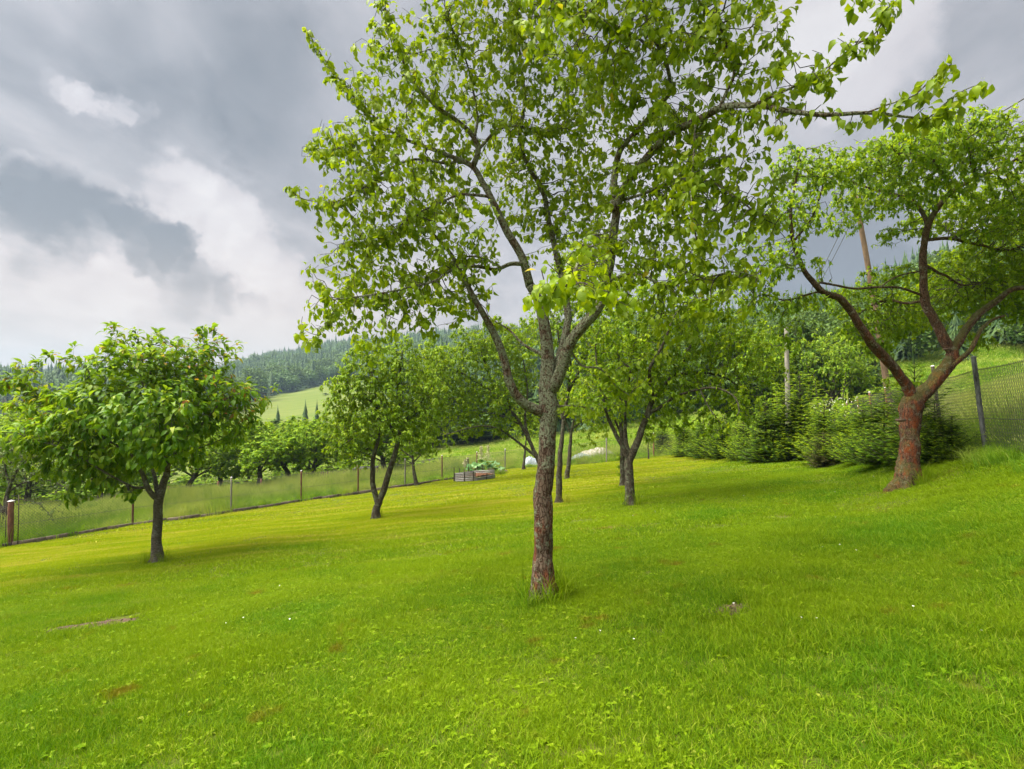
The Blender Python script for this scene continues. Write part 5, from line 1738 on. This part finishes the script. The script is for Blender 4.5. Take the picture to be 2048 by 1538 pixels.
def fence(name, label, line, H, cw, ch, wr, prad, pmat, lean=(0, 0), post_h=None, skip=(), posts=None, mat='wire', wires=(0.06, .97), pside=8, boards=False):
    line = [np.asarray(p, float) for p in line]
    root = thing(name, label, 'fence', ground_at(*line[0]))
    base = np.array(root.location)
    p0s, p1s = [], []
    q0, q1 = [], []
    ln = np.array([lean[0], lean[1], 0])
    for a, b in zip(line[:-1], line[1:]):
        L = np.linalg.norm(b - a)
        za, zb = float(gz(*a)), float(gz(*b))

        def pt(s, t, a=a, b=b, L=L, za=za, zb=zb):
            s = np.asarray(s, float)
            t = np.asarray(t, float)
            xy = a[None] + (b - a)[None] * (s / L)[:, None]
            sag = -.02 * H * np.sin(s / L * math.pi) * t / H
            z = za + (zb - za) * s / L + t + .02 + sag
            return np.column_stack([xy, z]) + ln[None] * (t / H)[:, None]
        m = ch / cw
        for sg in (1, -1):
            k = np.arange(-H / m, L, cw) if sg == 1 else np.arange(0, L + H / m, cw)
            s0 = k
            s1 = k + sg * H / m
            t0 = np.zeros(len(k))
            t1 = np.full(len(k), H)
            for (sa, ta, sb, tb) in [(s0, t0, s1, t1)]:
                # clip to 0..L
                lo, hi = np.zeros(len(k)), np.ones(len(k))
                ds = sb - sa
                with np.errstate(divide='ignore'):
                    u0, u1 = (0 - sa) / ds, (L - sa) / ds
                lo = np.maximum(lo, np.minimum(u0, u1))
                hi = np.minimum(hi, np.maximum(u0, u1))
                ok = hi > lo + 1e-3
                sa_, sb_ = (sa + ds * lo)[ok], (sa + ds * hi)[ok]
                ta_, tb_ = (H * lo)[ok], (H * hi)[ok]
                mids = 3
                us = np.linspace(0, 1, mids + 1)
                for u, v in zip(us[:-1], us[1:]):
                    p0s.append(pt(sa_ + (sb_ - sa_) * u, ta_ + (tb_ - ta_) * u))
                    p1s.append(pt(sa_ + (sb_ - sa_) * v, ta_ + (tb_ - ta_) * v))
        ss = np.linspace(0, L, 9)
        for f in wires:
            w_ = pt(ss, np.full(9, H * f))
            q0.append(w_[:-1])
            q1.append(w_[1:])
    V, Q = segs(np.vstack(p0s) - base, np.vstack(p1s) - base, wr, wr, 3)
    obj('wire_mesh', np_mesh('wire_mesh', V, Q, None, M[mat]), root, kind='stuff')
    V, Q = segs(np.vstack(q0) - base, np.vstack(q1) - base, wr * 1.5, wr * 1.5, 4)
    obj('tension_wire', np_mesh('tension_wire', V, Q, None, M[mat]), root)
    for i, p in enumerate(line):
        if i in skip:
            continue
        z = float(gz(*p))
        hh = post_h[i] if isinstance(post_h, dict) and i in post_h else (post_h if isinstance(post_h, float) else H * 1.06)
        top = np.array([p[0], p[1], z + hh]) + ln * hh / H
        pts = np.array([[p[0], p[1], z - .25], [p[0], p[1], z + .05], list((np.array([p[0], p[1], z]) + top) / 2), list(top)])
        pr = prad[i] if isinstance(prad, dict) and i in prad else (prad['d'] if isinstance(prad, dict) else prad)
        pm = pmat[i] if isinstance(pmat, dict) and i in pmat else (pmat['d'] if isinstance(pmat, dict) else pmat)
        V, Q, T = tube(*catmull(pts - base, [pr] * 4, .12), pside, .04, i)
        po = obj('post', np_mesh('post', V, Q, T, M[pm], None, True), root)
        V, Q, T = tube(np.array([top, top + [0, 0, .012], top + [0, 0, .03]]) - base, [pr * 1.25, pr * 1.25, pr * .5], pside)
        obj('cap', np_mesh('cap', V, Q, T, M['white_cap' if pm != 'peel' else 'peel']), po)
    return root, base


fence('wire_fence', 'sagging dark chain-link fence with leaning paint-flaked posts at the right edge', FENCE_R, 1.62, .075, .125, .0030,
      {'d': .038, 3: .043}, {'d': 'rust', 2: 'peel', 3: 'peel', 4: 'wood_dark'}, lean=(-.21, -.05), post_h={3: 1.86, 4: 1.95, 'd': 1.7}, mat='wire', wires=(.02, .40, .985))
fl, flb = fence('wire_fence', 'long chain-link fence with thin red-brown posts along the lower left side of the lawn', FENCE_L, 1.22, .09, .09, .0028,
                {'d': .036, 2: .075}, {'d': 'rust', 4: 'pole_grey', 7: 'pole_grey', 10: 'pole_grey'}, post_h=1.34, mat='wire_old', wires=(.03, .5, .98))
fence('wire_fence', 'chain-link fence with slim grey posts closing the far end of the lawn', FENCE_B, 1.25, .1, .1, .003,
      {'d': .038}, {'d': 'pole_grey', 3: 'rust', 0: 'wood_dark'}, post_h=1.42, mat='wire_old', wires=(.03, .98), skip=(0,))
# thin rods beside the thick post
for dx, lb in ((-.19, 'thin dark rod left of the thick rusty post at the left edge'), (.19, 'thin dark rod right of the thick rusty post at the left edge')):
    p = FENCE_L[2] + np.array([dx, .05])
    b = ground_at(*p)
    V, Q, T = tube(np.array([[0, 0, -.1], [0, 0, .8], [0, 0, 1.5]]), [.014] * 3, 6)
    o = obj('fence_rod', np_mesh('fence_rod', V, Q, T, M['wood_dark']), None, b, None, lb, 'rod', 'rods beside the thick post')

# edging boards along the foot of the lower fence
root = thing('lawn_edging', 'low weathered border of boards and stones along the foot of the lower fence', 'edging', ground_at(*FENCE_L[0]))
base = np.array(root.location)
ll = [np.asarray(p, float) for p in FENCE_L]
tot = []
for a, b in zip(ll[:-1], ll[1:]):
    nseg = max(1, round(np.linalg.norm(b - a) / .95))
    for k in range(nseg):
        tot.append((a + (b - a) * k / nseg, a + (b - a) * (k + 1) / nseg))
re_ = np.random.default_rng(9)
for a, b in tot:
    d = b - a
    L = np.linalg.norm(d)
    nn = np.array([d[1], -d[0]]) / L
    a2, b2 = a + nn * (.10 + re_.normal(0, .015)), b + nn * (.10 + re_.normal(0, .015))
    pa_, pb_ = np.array([*a2, float(gz(*a2)) + .03 + re_.normal(0, .012)]), np.array([*b2, float(gz(*b2)) + .03 + re_.normal(0, .012)])
    V, Q, T = bbox_bevel((pa_ + pb_) / 2 - base, (L - re_.uniform(.01, .05), .07, .17 + re_.normal(0, .015)), frame_dir(pb_ - pa_), .015)
    obj('edging_board', np_mesh('edging_board', V, Q, T, M['stone']), root)

# ------------------------------------------------------------------ utility poles and wires
M['pole_warm'] = simple_mat('sunlit timber pole', (.10, .065, .042), (.24, .16, .11), 10, .8, .4, (1, 1, .15))
q = P(1789, 830, 23)
pb_ = ground_at(q[0], 23)
top = P(1711, 392, 21.6)
root = thing('utility_pole', 'leaning orange-brown timber pole behind the old apple tree', 'utility pole', pb_)
V, Q, T = tube(*catmull(np.array([pb_ - [0, 0, .4], pb_ + (top - pb_) * .33, pb_ + (top - pb_) * .66 + [.03, 0, 0], top]) - pb_, [.13, .115, .10, .085], .25), 14, .02, 3)
obj('pole', np_mesh('pole', V, Q, T, M['pole_warm'], None, True), root)
V, Q, T = bbox_bevel(top - pb_ + [0, -.12, -.25], (1.1, .09, .09), rotz(.5), .01)
obj('crossarm', np_mesh('crossarm', V, Q, T, M['pole_grey']), root)
for k, s in enumerate((-.45, .45)):
    c = top - pb_ + [math.cos(.5) * s, -.12 + math.sin(.5) * s, -.2]
    V, Q, T = tube(np.array([c, c + [0, 0, .08], c + [0, 0, .11], c + [0, 0, .17]]), [.02, .04, .025, .035], 10)
    obj('insulator', np_mesh('insulator', V, Q, T, M['white_cap'], None, True), root)
    end = P([2330, 2350][k], [20, 70][k], 11.5)
    st = c + pb_ + [0, 0, .16]
    t = np.linspace(0, 1, 40)[:, None]
    cur = st + (end - st) * t - np.array([0, 0, 1.0]) * (.55 * 4 * t * (1 - t)) * .35
    V, Q, T = tube(cur, [.016] * 40, 5)
    obj('overhead_wire', np_mesh('overhead_wire', V, Q, T, M['wire']), None, None, None, ['upper overhead wire crossing the sky at the top right edge', 'lower overhead wire crossing the sky at the top right edge'][k], 'wire', 'overhead wires')
q = P(1576, 830, 31)
pb_ = ground_at(q[0], 31)
root = thing('utility_pole', 'straight grey concrete pole rising behind the young spruces', 'utility pole', pb_)
hh = P(1574, 655, 31)[2] - pb_[2]
V, Q, T = tube(*catmull(np.array([[0, 0, -.4], [0, 0, hh * .4], [-.02, 0, hh * .7], [-.03, 0, hh]]), [.15, .135, .12, .10], .3), 14, .01, 4)
obj('pole', np_mesh('pole', V, Q, T, M['pole_grey'], None, True), root)
a_, b_ = pb_ + [-.03, -.13, hh - .2], top + [0, -.1, -.3]
for k, o3 in enumerate((-.12, .12)):
    t = np.linspace(0, 1, 24)[:, None]
    cur = a_ + [o3, 0, 0] + (b_ - a_) * t - np.array([0, 0, 1.0]) * 1.3 * t * (1 - t)
    V, Q, T = tube(cur, [.011] * 24, 5)
    obj('overhead_wire', np_mesh('overhead_wire', V, Q, T, M['wire_old']), None, None, None, ['left wire sagging between the grey and the orange-brown pole', 'right wire sagging between the grey and the orange-brown pole'][k], 'wire', 'overhead wires')

# ------------------------------------------------------------------ plank compost bed with rhubarb
A_, B2, C_ = G(908, 964), G(943, 967), G(984, 956)
ex = B2 - A_
wx = np.linalg.norm(ex[:2])
ang = math.atan2(ex[1], ex[0])
root = thing('compost_bed', 'raised bed of silvery planks held by dark stakes, filled with red-brown soil', 'raised bed', A_, None, -.60)
W_, D_ = 1.35, 1.55
ang = -.60
hp = .085
slope_y = (float(gz(*(A_[:2] + rotz(ang)[:2, 1] * D_))) - A_[2]) / D_
slope_x = (float(gz(*(A_[:2] + rotz(ang)[:2, 0] * W_))) - A_[2]) / W_


def zb(x, y):
    return slope_x * x + slope_y * y


for k in range(5):
    z = .05 + k * hp
    obj('plank', np_mesh('plank', *bbox_bevel((W_ / 2, 0, z + zb(W_ / 2, 0)), (W_, .03, hp - .014), rotz(0) @ frame_dir((1, 0, slope_x)), .006)[:2], None, M['wood']), root)
    obj('plank', np_mesh('plank', *bbox_bevel((0, D_ / 2, z + zb(0, D_ / 2)), (D_, .03, hp - .014), frame_dir((0, 1, slope_y)), .006)[:2], None, M['wood']), root)
    obj('plank', np_mesh('plank', *bbox_bevel((W_ / 2, D_, z + zb(W_ / 2, D_)), (W_, .03, hp - .014), frame_dir((1, 0, slope_x)), .006)[:2], None, M['wood']), root)
for k in range(2):
    obj('plank', np_mesh('plank', *bbox_bevel((W_ + .03, D_ / 2, .05 + k * hp + zb(W_, D_ / 2)), (D_, .03, hp - .014), frame_dir((0, 1, slope_y + .01)), .006)[:2], None, M['wood']), root)
for (x, y, h) in [(.03, -.04, .72), (W_ * .5, -.04, .62), (W_ * .92, -.04, .45), (-.04, D_ * .3, .65), (-.04, D_ * .75, .7), (W_ * .4, D_ + .04, .7), (W_ + .07, D_ * .5, .3)]:
    V, Q = segs(np.array([[x, y, -.2 + zb(x, y)]]), np.array([[x + .01, y, h + zb(x, y)]]), .022, .02, 6)
    obj('stake', np_mesh('stake', V, Q, None, M['wood_dark']), root)
M['soil'] = simple_mat('red-brown soil', (.08, .03, .012), (.20, .085, .035), 25, .95, .8)
M['soil_bare'] = simple_mat('bare garden soil', (.035, .022, .013), (.12, .075, .05), 40, .95, .8)


def lump_sheet(w_, h_, nx_, ny_, hfun, seed, amp):
    r = np.random.default_rng(seed)
    x, y = np.meshgrid(np.linspace(0, w_, nx_), np.linspace(0, h_, ny_))
    z = hfun(x, y) + r.normal(0, amp, x.shape)
    V = np.stack([x + r.normal(0, amp * .3, x.shape) * ((x > 0) & (x < w_)), y, z], -1).reshape(-1, 3)
    i, j = np.meshgrid(np.arange(nx_ - 1), np.arange(ny_ - 1))
    q = (j * nx_ + i).ravel()
    return V, np.stack([q, q + 1, q + nx_ + 1, q + nx_], -1)


V, Q = lump_sheet(W_ - .04, D_ - .04, 26, 44, lambda x, y: zb(x, y) + .22 + .10 * np.sin(x / W_ * 3.1) * np.sin(y / D_ * 3.1), 5, .018)
obj('soil_fill', np_mesh('soil_fill', V + [.02, .02, 0], Q, None, M['soil'], None, True), root)
# rhubarb
q = G(966, 950)
root = thing('rhubarb_plant', 'large-leaved rhubarb with two tall cream flower plumes behind the plank bed', 'plant', q)
M['rhubarb'] = leaf_mat('rhubarb leaf', [(0, (.05, .14, .05)), (.5, (.10, .24, .08)), (1, (.22, .36, .16))], .25, .45)
rr_ = np.random.default_rng(31)


def round_leaf(s, seed):
    r = np.random.default_rng(seed)
    n = 16
    a = np.linspace(.25, 2 * math.pi - .25, n)
    rad = s * (.85 + .12 * np.sin(a * 5 + seed)) * (1 - .15 * np.cos(a))
    V = [(0, 0, 0)]
    for k, f in enumerate((.5, 1)):
        for i in range(n):
            V.append((rad[i] * f * math.sin(a[i]), -rad[i] * f * math.cos(a[i]), s * (.12 * f * math.sin(i * 2.1) - .25 * f * f)))
    T = [(0, 1 + i, 2 + i) for i in range(n - 1)]
    for i in range(n - 1):
        T += [(1 + i, 1 + n + i, 2 + n + i), (1 + i, 2 + n + i, 2 + i)]
    return np_mesh('rhubarb_leaf', np.array(V), None, np.array(T), M['rhubarb'], np.full(len(V), r.uniform(.2, .95)), True)


RL = [round_leaf(.30, k) for k in range(4)]
for k in range(34):
    a = rr_.uniform(0, 6.28)
    R_ = rr_.uniform(.15, 1.25)
    el = rr_.uniform(.25, .75)
    p = Vector((math.cos(a) * R_, math.sin(a) * R_ * .7, el * (1.2 - R_ * .4) + .05))
    o = obj('leaf_blade', RL[k % 4], root, p)
    o.rotation_euler = (rr_.normal(.25, .35), rr_.normal(0, .35), rr_.uniform(0, 6.28))
    o.scale = (rr_.uniform(.6, 1.2),) * 3
sp = [np.array([math.cos(a), math.sin(a) * .7, 0]) for a in rr_.uniform(0, 6.28, 30)]
V, Q = segs(np.zeros((30, 3)), np.array([s * rr_.uniform(.2, 1.0) + [0, 0, .45] for s in sp]), .018, .012, 5)
M['rstalk'] = simple_mat('red-green stalk', (.12, .16, .05), (.28, .14, .08), 10, .6, 0)
obj('stalks', np_mesh('stalks', V, Q, None, M['rstalk']), root, kind='stuff')
M['plume'] = simple_mat('cream plume', (.42, .42, .22), (.62, .60, .38), 20, .8, 0)
for (x, y, h, rw) in ((-.12, .1, 1.62, .17), (.28, 0, 1.68, .18), (-.9, .3, .95, .10), (-1.05, .2, .85, .08)):
    n = 420
    t = rr_.random(n) ** .8
    pos = np.stack([x + rr_.normal(0, rw * .55, n) * (1.1 - t * .8), y + rr_.normal(0, rw * .55, n) * (1.1 - t * .8), h * (.52 + .48 * t)], 1)
    tv, tf = leaf_template(.4, 1, .2, .1, 0)
    V, Fc, _ = place_leaves(tv, tf, pos, nrm(rr_.normal(size=(n, 3)) + [0, 0, .6]), nrm(rr_.normal(size=(n, 3))), rr_.uniform(.035, .075, n), np.zeros(n))
    sV, sQ = segs(np.array([[x, y, 0]]), np.array([[x, y, h]]), .016, .008, 5)
    V, Q, T = join([(V, None, Fc), (sV, sQ, None)])
    obj('flower_plume', np_mesh('flower_plume', V, Q, T, M['plume']), root)

# low herb clump and a dark mole heap beside it
q = G(1000, 950)
root = put('bush', 'herb_clump', 'plant', 'low dark green herb clump right of the rhubarb', None, 1000, q[1], 941, 16)
root.location = q
root.scale = (.22, .22, .18)
q = G(1008, 943)
V, Q = lump_sheet(.7, .5, 18, 14, lambda x, y: .13 * np.sin(x / .7 * 3.14) * np.sin(y / .5 * 3.14) - .02, 6, .012)
obj('soil_heap', np_mesh('soil_heap', V - [.35, .25, 0], Q, None, M['wood_dark'], None, True), None, q, None, 'little heap of dark earth near the far fence corner', 'heap')

# ------------------------------------------------------------------ heaps under tarpaulins behind the far fence
M['tarp'] = simple_mat('dusty white tarpaulin', (.28, .26, .23), (.48, .45, .41), 4, .5, .3)
M['tarp_blue'] = simple_mat('pale blue tarpaulin', (.16, .21, .26), (.30, .35, .40), 4, .45, .3)
M['blue'] = simple_mat('blue plastic', (.05, .10, .35), (.09, .16, .5), 6, .4, 0)


def tarp(name, label, px0, px1, row, top, d, dep, mat, seed):
    a, b = P(px0, row, d), P(px1, row, d)
    w_ = b[0] - a[0]
    z0 = float(gz((a[0] + b[0]) / 2, d))
    h_ = P(px0, top, d)[2] - z0
    r = np.random.default_rng(seed)
    nx_, ny_ = 40, 18
    x, y = np.meshgrid(np.linspace(-.5, .5, nx_), np.linspace(-.5, .5, ny_))
    prof = np.clip(1 - np.abs(2 * x) ** 6, 0, 1) ** .6 * np.clip(1 - np.abs(2 * y) ** 5, 0, 1) ** .6
    z = h_ * prof * (.86 + .10 * np.sin(x * 9 + seed) + .05 * np.sin(y * 14 + x * 7)) - .08
    z += .02 * np.sin(x * 45 + 3 * np.sin(y * 9)) * prof + r.normal(0, .006, x.shape)
    V = np.stack([x * w_, y * dep, z], -1).reshape(-1, 3)
    i, j = np.meshgrid(np.arange(nx_ - 1), np.arange(ny_ - 1))
    q = (j * nx_ + i).ravel()
    obj(name, np_mesh(name, V, np.stack([q, q + 1, q + nx_ + 1, q + nx_], -1), None, M[mat], None, True), None, ((a[0] + b[0]) / 2, d, z0), None, label, 'tarpaulin')


tarp('tarp_heap', 'long heap under a dusty white tarpaulin beyond the far fence', 1158, 1234, 915, 893, 37.5, 1.6, 'tarp', 1)
tarp('tarp_heap', 'lower pile under a pale blue sheet in front of the white tarpaulin', 1141, 1190, 922, 904, 36.2, .9, 'tarp_blue', 2)
tarp('tarp_heap', 'pale blue sheet seen beside the thin young tree near the fence corner', 1046, 1084, 922, 911, 38.0, 1.2, 'tarp_blue', 3)

# ------------------------------------------------------------------ hutch and board fence in the orchard
M['red_board'] = simple_mat('red-brown board', (.10, .030, .022), (.22, .08, .055), 10, .8, .3, (3, 3, .3))
M['brown_board'] = simple_mat('brown board', (.06, .035, .025), (.15, .09, .065), 10, .85, .3, (3, 3, .3))
M['grey_board'] = simple_mat('grey board', (.09, .08, .07), (.22, .19, .17), 10, .85, .3, (3, 3, .3))
M['roof'] = simple_mat('roof felt', (.015, .015, .018), (.05, .05, .055), 20, .9, .3)
d = 32.5
q = P(733, 950, d)
hb = ground_at(q[0], d)
hb[2] += 0.0
hh = P(733, 936, d)[2] - hb[2]
root = thing('garden_hutch', 'small hutch of red and grey boards with flat dark roof beneath orchard trees', 'hutch', hb)
for k in range(5):
    obj('board', np_mesh('board', *bbox_bevel((-.45 + k * .225, -.4, hh / 2), (hh, .03, .21), frame_dir((0, 0, 1), (0, 1, 0)), .006)[:2], None, M['red_board' if k in (0, 1) else 'grey_board']), root)
    obj('board', np_mesh('board', *bbox_bevel((-.45 + k * .225, .4, hh / 2), (hh, .03, .21), frame_dir((0, 0, 1), (0, 1, 0)), .006)[:2], None, M['grey_board']), root)
for s in (-.56, .58):
    obj('side_panel', np_mesh('side_panel', *box((s, 0, hh / 2), (.025, .78, hh))[:2], None, M['brown_board']), root)
obj('roof', np_mesh('roof', *bbox_bevel((0, -.02, hh + .025), (1.35, 1.0, .05), frame_dir((1, 0, .05)), .01)[:2], None, M['roof']), root)
a = P(640, 950, 33.2)
b = P(716, 950, 32.7)
root = thing('board_fence', 'low fence of dark brown boards left of the hutch beneath the orchard trees', 'fence', ground_at(a[0], 33.2))
base = np.array(root.location)
n = 17
for k in range(n):
    x = a[0] + (b[0] - a[0]) * (k + .5) / n
    y = a[1] + (b[1] - a[1]) * (k + .5) / n
    z = float(gz(x, y))
    h = P(700, 943, y)[2] - z + rng.normal(0, .03)
    V, Q, T = bbox_bevel(np.array([x, y, z + h / 2]) - base, (h, .025, (b[0] - a[0]) / n * .93), frame_dir((0, 0, 1), (0, 1, 0)), .006)
    obj('board', np_mesh('board', V, Q, T, M['brown_board']), root)
obj('rail', np_mesh('rail', *bbox_bevel(np.array([(a[0] + b[0]) / 2, (a[1] + b[1]) / 2 + .04, float(gz((a[0] + b[0]) / 2, 33)) + .5]) - base, (b[0] - a[0], .05, .07), frame_dir(b - a), .006)[:2], None, M['brown_board']), root)
# red marker posts of the inner orchard fence
for k, (px, row, lb) in enumerate([(228, 1000, 'short red post left of the cherry trunk among the orchard grass'), (337, 995, 'short red post just right of the cherry trunk'), (436, 985, 'short red post left of the grey fence post'), (522, 980, 'short red post under the upright orchard tree')]):
    q = P(px, row, 33)
    b = ground_at(q[0], 33)
    hh = P(px, row - 22, 33)[2] - b[2]
    V, Q, T = tube(np.array([[0, 0, -.2], [0, 0, hh * .5], [0, 0, hh]]), [.05, .05, .045], 8, .02, k)
    obj('red_post', np_mesh('red_post', V, Q, T, M['red_board'], None, True), None, b, None, lb, 'post', 'red posts in the orchard')

# ------------------------------------------------------------------ bare soil in the lawn
for k, ((c, a_, b_, an), lb) in enumerate(zip(SOIL, ('long narrow strip of bare soil in the lawn at lower left', 'small dark bare patch in the lawn right of the foreground trunk'))):
    r = np.random.default_rng(50 + k)
    nr, na = 10, 40
    V = [(0, 0, 0)]
    for i in range(1, nr + 1):
        for j in range(na):
            th = j / na * 6.283
            e = 1 + .16 * math.sin(th * 3 + k) + .1 * math.sin(th * 7) + r.normal(0, .03)
            V.append((a_ * .62 * i / nr * math.cos(th) * e, (b_ * .9) * i / nr * math.sin(th) * e, 0))
    V = np.array(V)
    V = V @ rotz(an).T
    wx_, wy_ = V[:, 0] + c[0], V[:, 1] + c[1]
    q_ = np.hypot(*(((V[:, :2]) @ rotz(an)[:2, :2]) / [a_ * .62, b_ * .9]).T)
    V[:, 2] = gz(wx_, wy_) - c[2] + .004 + np.abs(r.normal(0, .009, len(V))) * (q_ < .95) - .012 * np.clip(q_ - .75, 0, 1) * 4
    T = [(0, 1 + j, 1 + (j + 1) % na) for j in range(na)]
    for i in range(nr - 1):
        for j in range(na):
            p, q2 = 1 + i * na, 1 + (i + 1) * na
            T += [(p + j, q2 + j, q2 + (j + 1) % na), (p + j, q2 + (j + 1) % na, p + (j + 1) % na)]
    o = obj('bare_soil', np_mesh('bare_soil', V, None, np.array(T), M['soil_bare'], None, True), None, c, 'structure')
    n_ = 260
    e_ = r.normal(0, .42, (n_, 2)) * [a_, b_ * 1.2] @ rotz(an)[:2, :2].T
    c0 = np.column_stack([e_, gz(e_[:, 0] + c[0], e_[:, 1] + c[1]) - c[2] + .004])
    Vc, Qc = segs(c0, c0 + r.normal(0, .006, (n_, 3)) + [0, 0, .007], r.uniform(.003, .010, n_), r.uniform(.002, .006, n_), 5)
    obj('soil_crumbs', np_mesh('soil_crumbs', Vc, Qc, None, M['soil_bare']), o, None, 'stuff')

# ------------------------------------------------------------------ bracket fungi on the apple trunk
M['fungus'] = simple_mat('bracket fungus', (.04, .025, .015), (.10, .06, .035), 25, .8, .3)
apple_root = [o for o in S.objects if o.name.startswith('old_apple_tree')][0]
for (px, row, s, side) in ((1801, 838, .085, -1), (1893, 697, .06, 0)):
    p = P(px, row, da - .14) - ab
    n = 18
    V = [(0, 0, 0), (0, 0, -.6 * s)]
    for j in range(n):
        a = j / (n - 1) * math.pi * 1.2 - math.pi * .1
        V.append((s * math.cos(a), -s * .8 * math.sin(a), .03 * s))
        V.append((s * .93 * math.cos(a), -s * .72 * math.sin(a), -.5 * s))
    T = []
    for j in range(n - 1):
        i0, i1, j0, j1 = 2 + 2 * j, 3 + 2 * j, 4 + 2 * j, 5 + 2 * j
        T += [(0, i0, j0), (i0, i1, j1), (i0, j1, j0), (1, j1, i1)]
    o = obj('bracket_fungus', np_mesh('bracket_fungus', np.array(V), None, np.array(T), M['fungus'], None, True), apple_root, p)

# ------------------------------------------------------------------ grass tufts and shoots at the trunks, daisies
rt = np.random.default_rng(61)
tp = []
for (c, n, s) in ((pb0, 34, .19), (ab, 22, .26), (cb, 14, .14), (G(1118, 1006), 10, .18), (G(752, 1038), 4, .14), (G(1134, 958), 8, .25), (G(1260, 1011), 6, .15)):
    for _ in range(n):
        a = rt.uniform(0, 6.28)
        rr2 = s + abs(rt.normal(0, .06))
        tp.append((c[0] + math.cos(a) * rr2, c[1] + math.sin(a) * rr2))
tp = np.array(tp)
tuft2 = [blade_tile(rg, 30, .10, .12, .36, .0034, .6, M['lawn_dark'] if 'lawn_dark' in M else M['lawn']) for _ in range(3)]
scatter('trunk_grass', np.column_stack([tp, gz(tp[:, 0], tp[:, 1])]), slope_rots(tp[:, 0], tp[:, 1], rt), rt.uniform(.5, 1.25, (len(tp), 1)) * np.ones((1, 3)), rt.integers(0, 3, len(tp)), tuft2, 'longer grass tufts round the tree trunks')
dz = []
for (cx, cy, n, s) in ((1560, 1240, 6, .2), (1240, 1275, 3, .15), (900, 1180, 2, .9), (520, 1200, 2, .8), (1700, 1060, 5, 1.2), (1400, 1010, 8, 2.2), (1650, 990, 6, 1.5), (1820, 1300, 3, .5)):
    c = G(cx, cy)
    for _ in range(n):
        dz.append((c[0] + rt.normal(0, s), c[1] + rt.normal(0, s)))
dz = np.array(dz)
nP = 9
V = [(0, 0, .052)]
T = []
for j in range(nP):
    a = j / nP * 6.283
    b0 = len(V)
    V += [(.011 * math.cos(a - .28), .011 * math.sin(a - .28), .052), (.011 * math.cos(a + .28), .011 * math.sin(a + .28), .052)]
    T.append((0, b0, b0 + 1))
V, T = np.array(V), np.array(T)
sV, sQ = segs(np.array([[0, 0, 0]]), np.array([[0, 0, .051]]), .0009, .0009, 3)
Vj, Qj, Tj = join([(V, None, T), (sV, sQ, None)])
scatter('daisies', np.column_stack([dz, gz(dz[:, 0], dz[:, 1])]), rt.normal(0, .25, (len(dz), 3)), rt.uniform(.55, .9, (len(dz), 1)) * np.ones((1, 3)), np.zeros(len(dz), int), [np_mesh('daisy', Vj, Qj, Tj, M['white_petal'])], 'tiny white daisies dotted over the lawn')
print('all', round(time.time() - T0, 1))

# ------------------------------------------------------------------ hazy valley air
HAZE = 0.00028
V, Q, _ = box((0, 740, 55), (3200, 1780, 170))
m, nt = new_mat('haze')
pv = node(nt, 'ShaderNodeVolumePrincipled', {'Color': (.52, .73, 1.0, 1), 'Density': HAZE, 'Anisotropy': .3})
o_ = nt.nodes.new('ShaderNodeOutputMaterial')
nt.links.new(pv.outputs[0], o_.inputs['Volume'])
obj('haze', np_mesh('haze', V, Q, None, m), kind='stuff', label='faint bluish haze in the valley air')
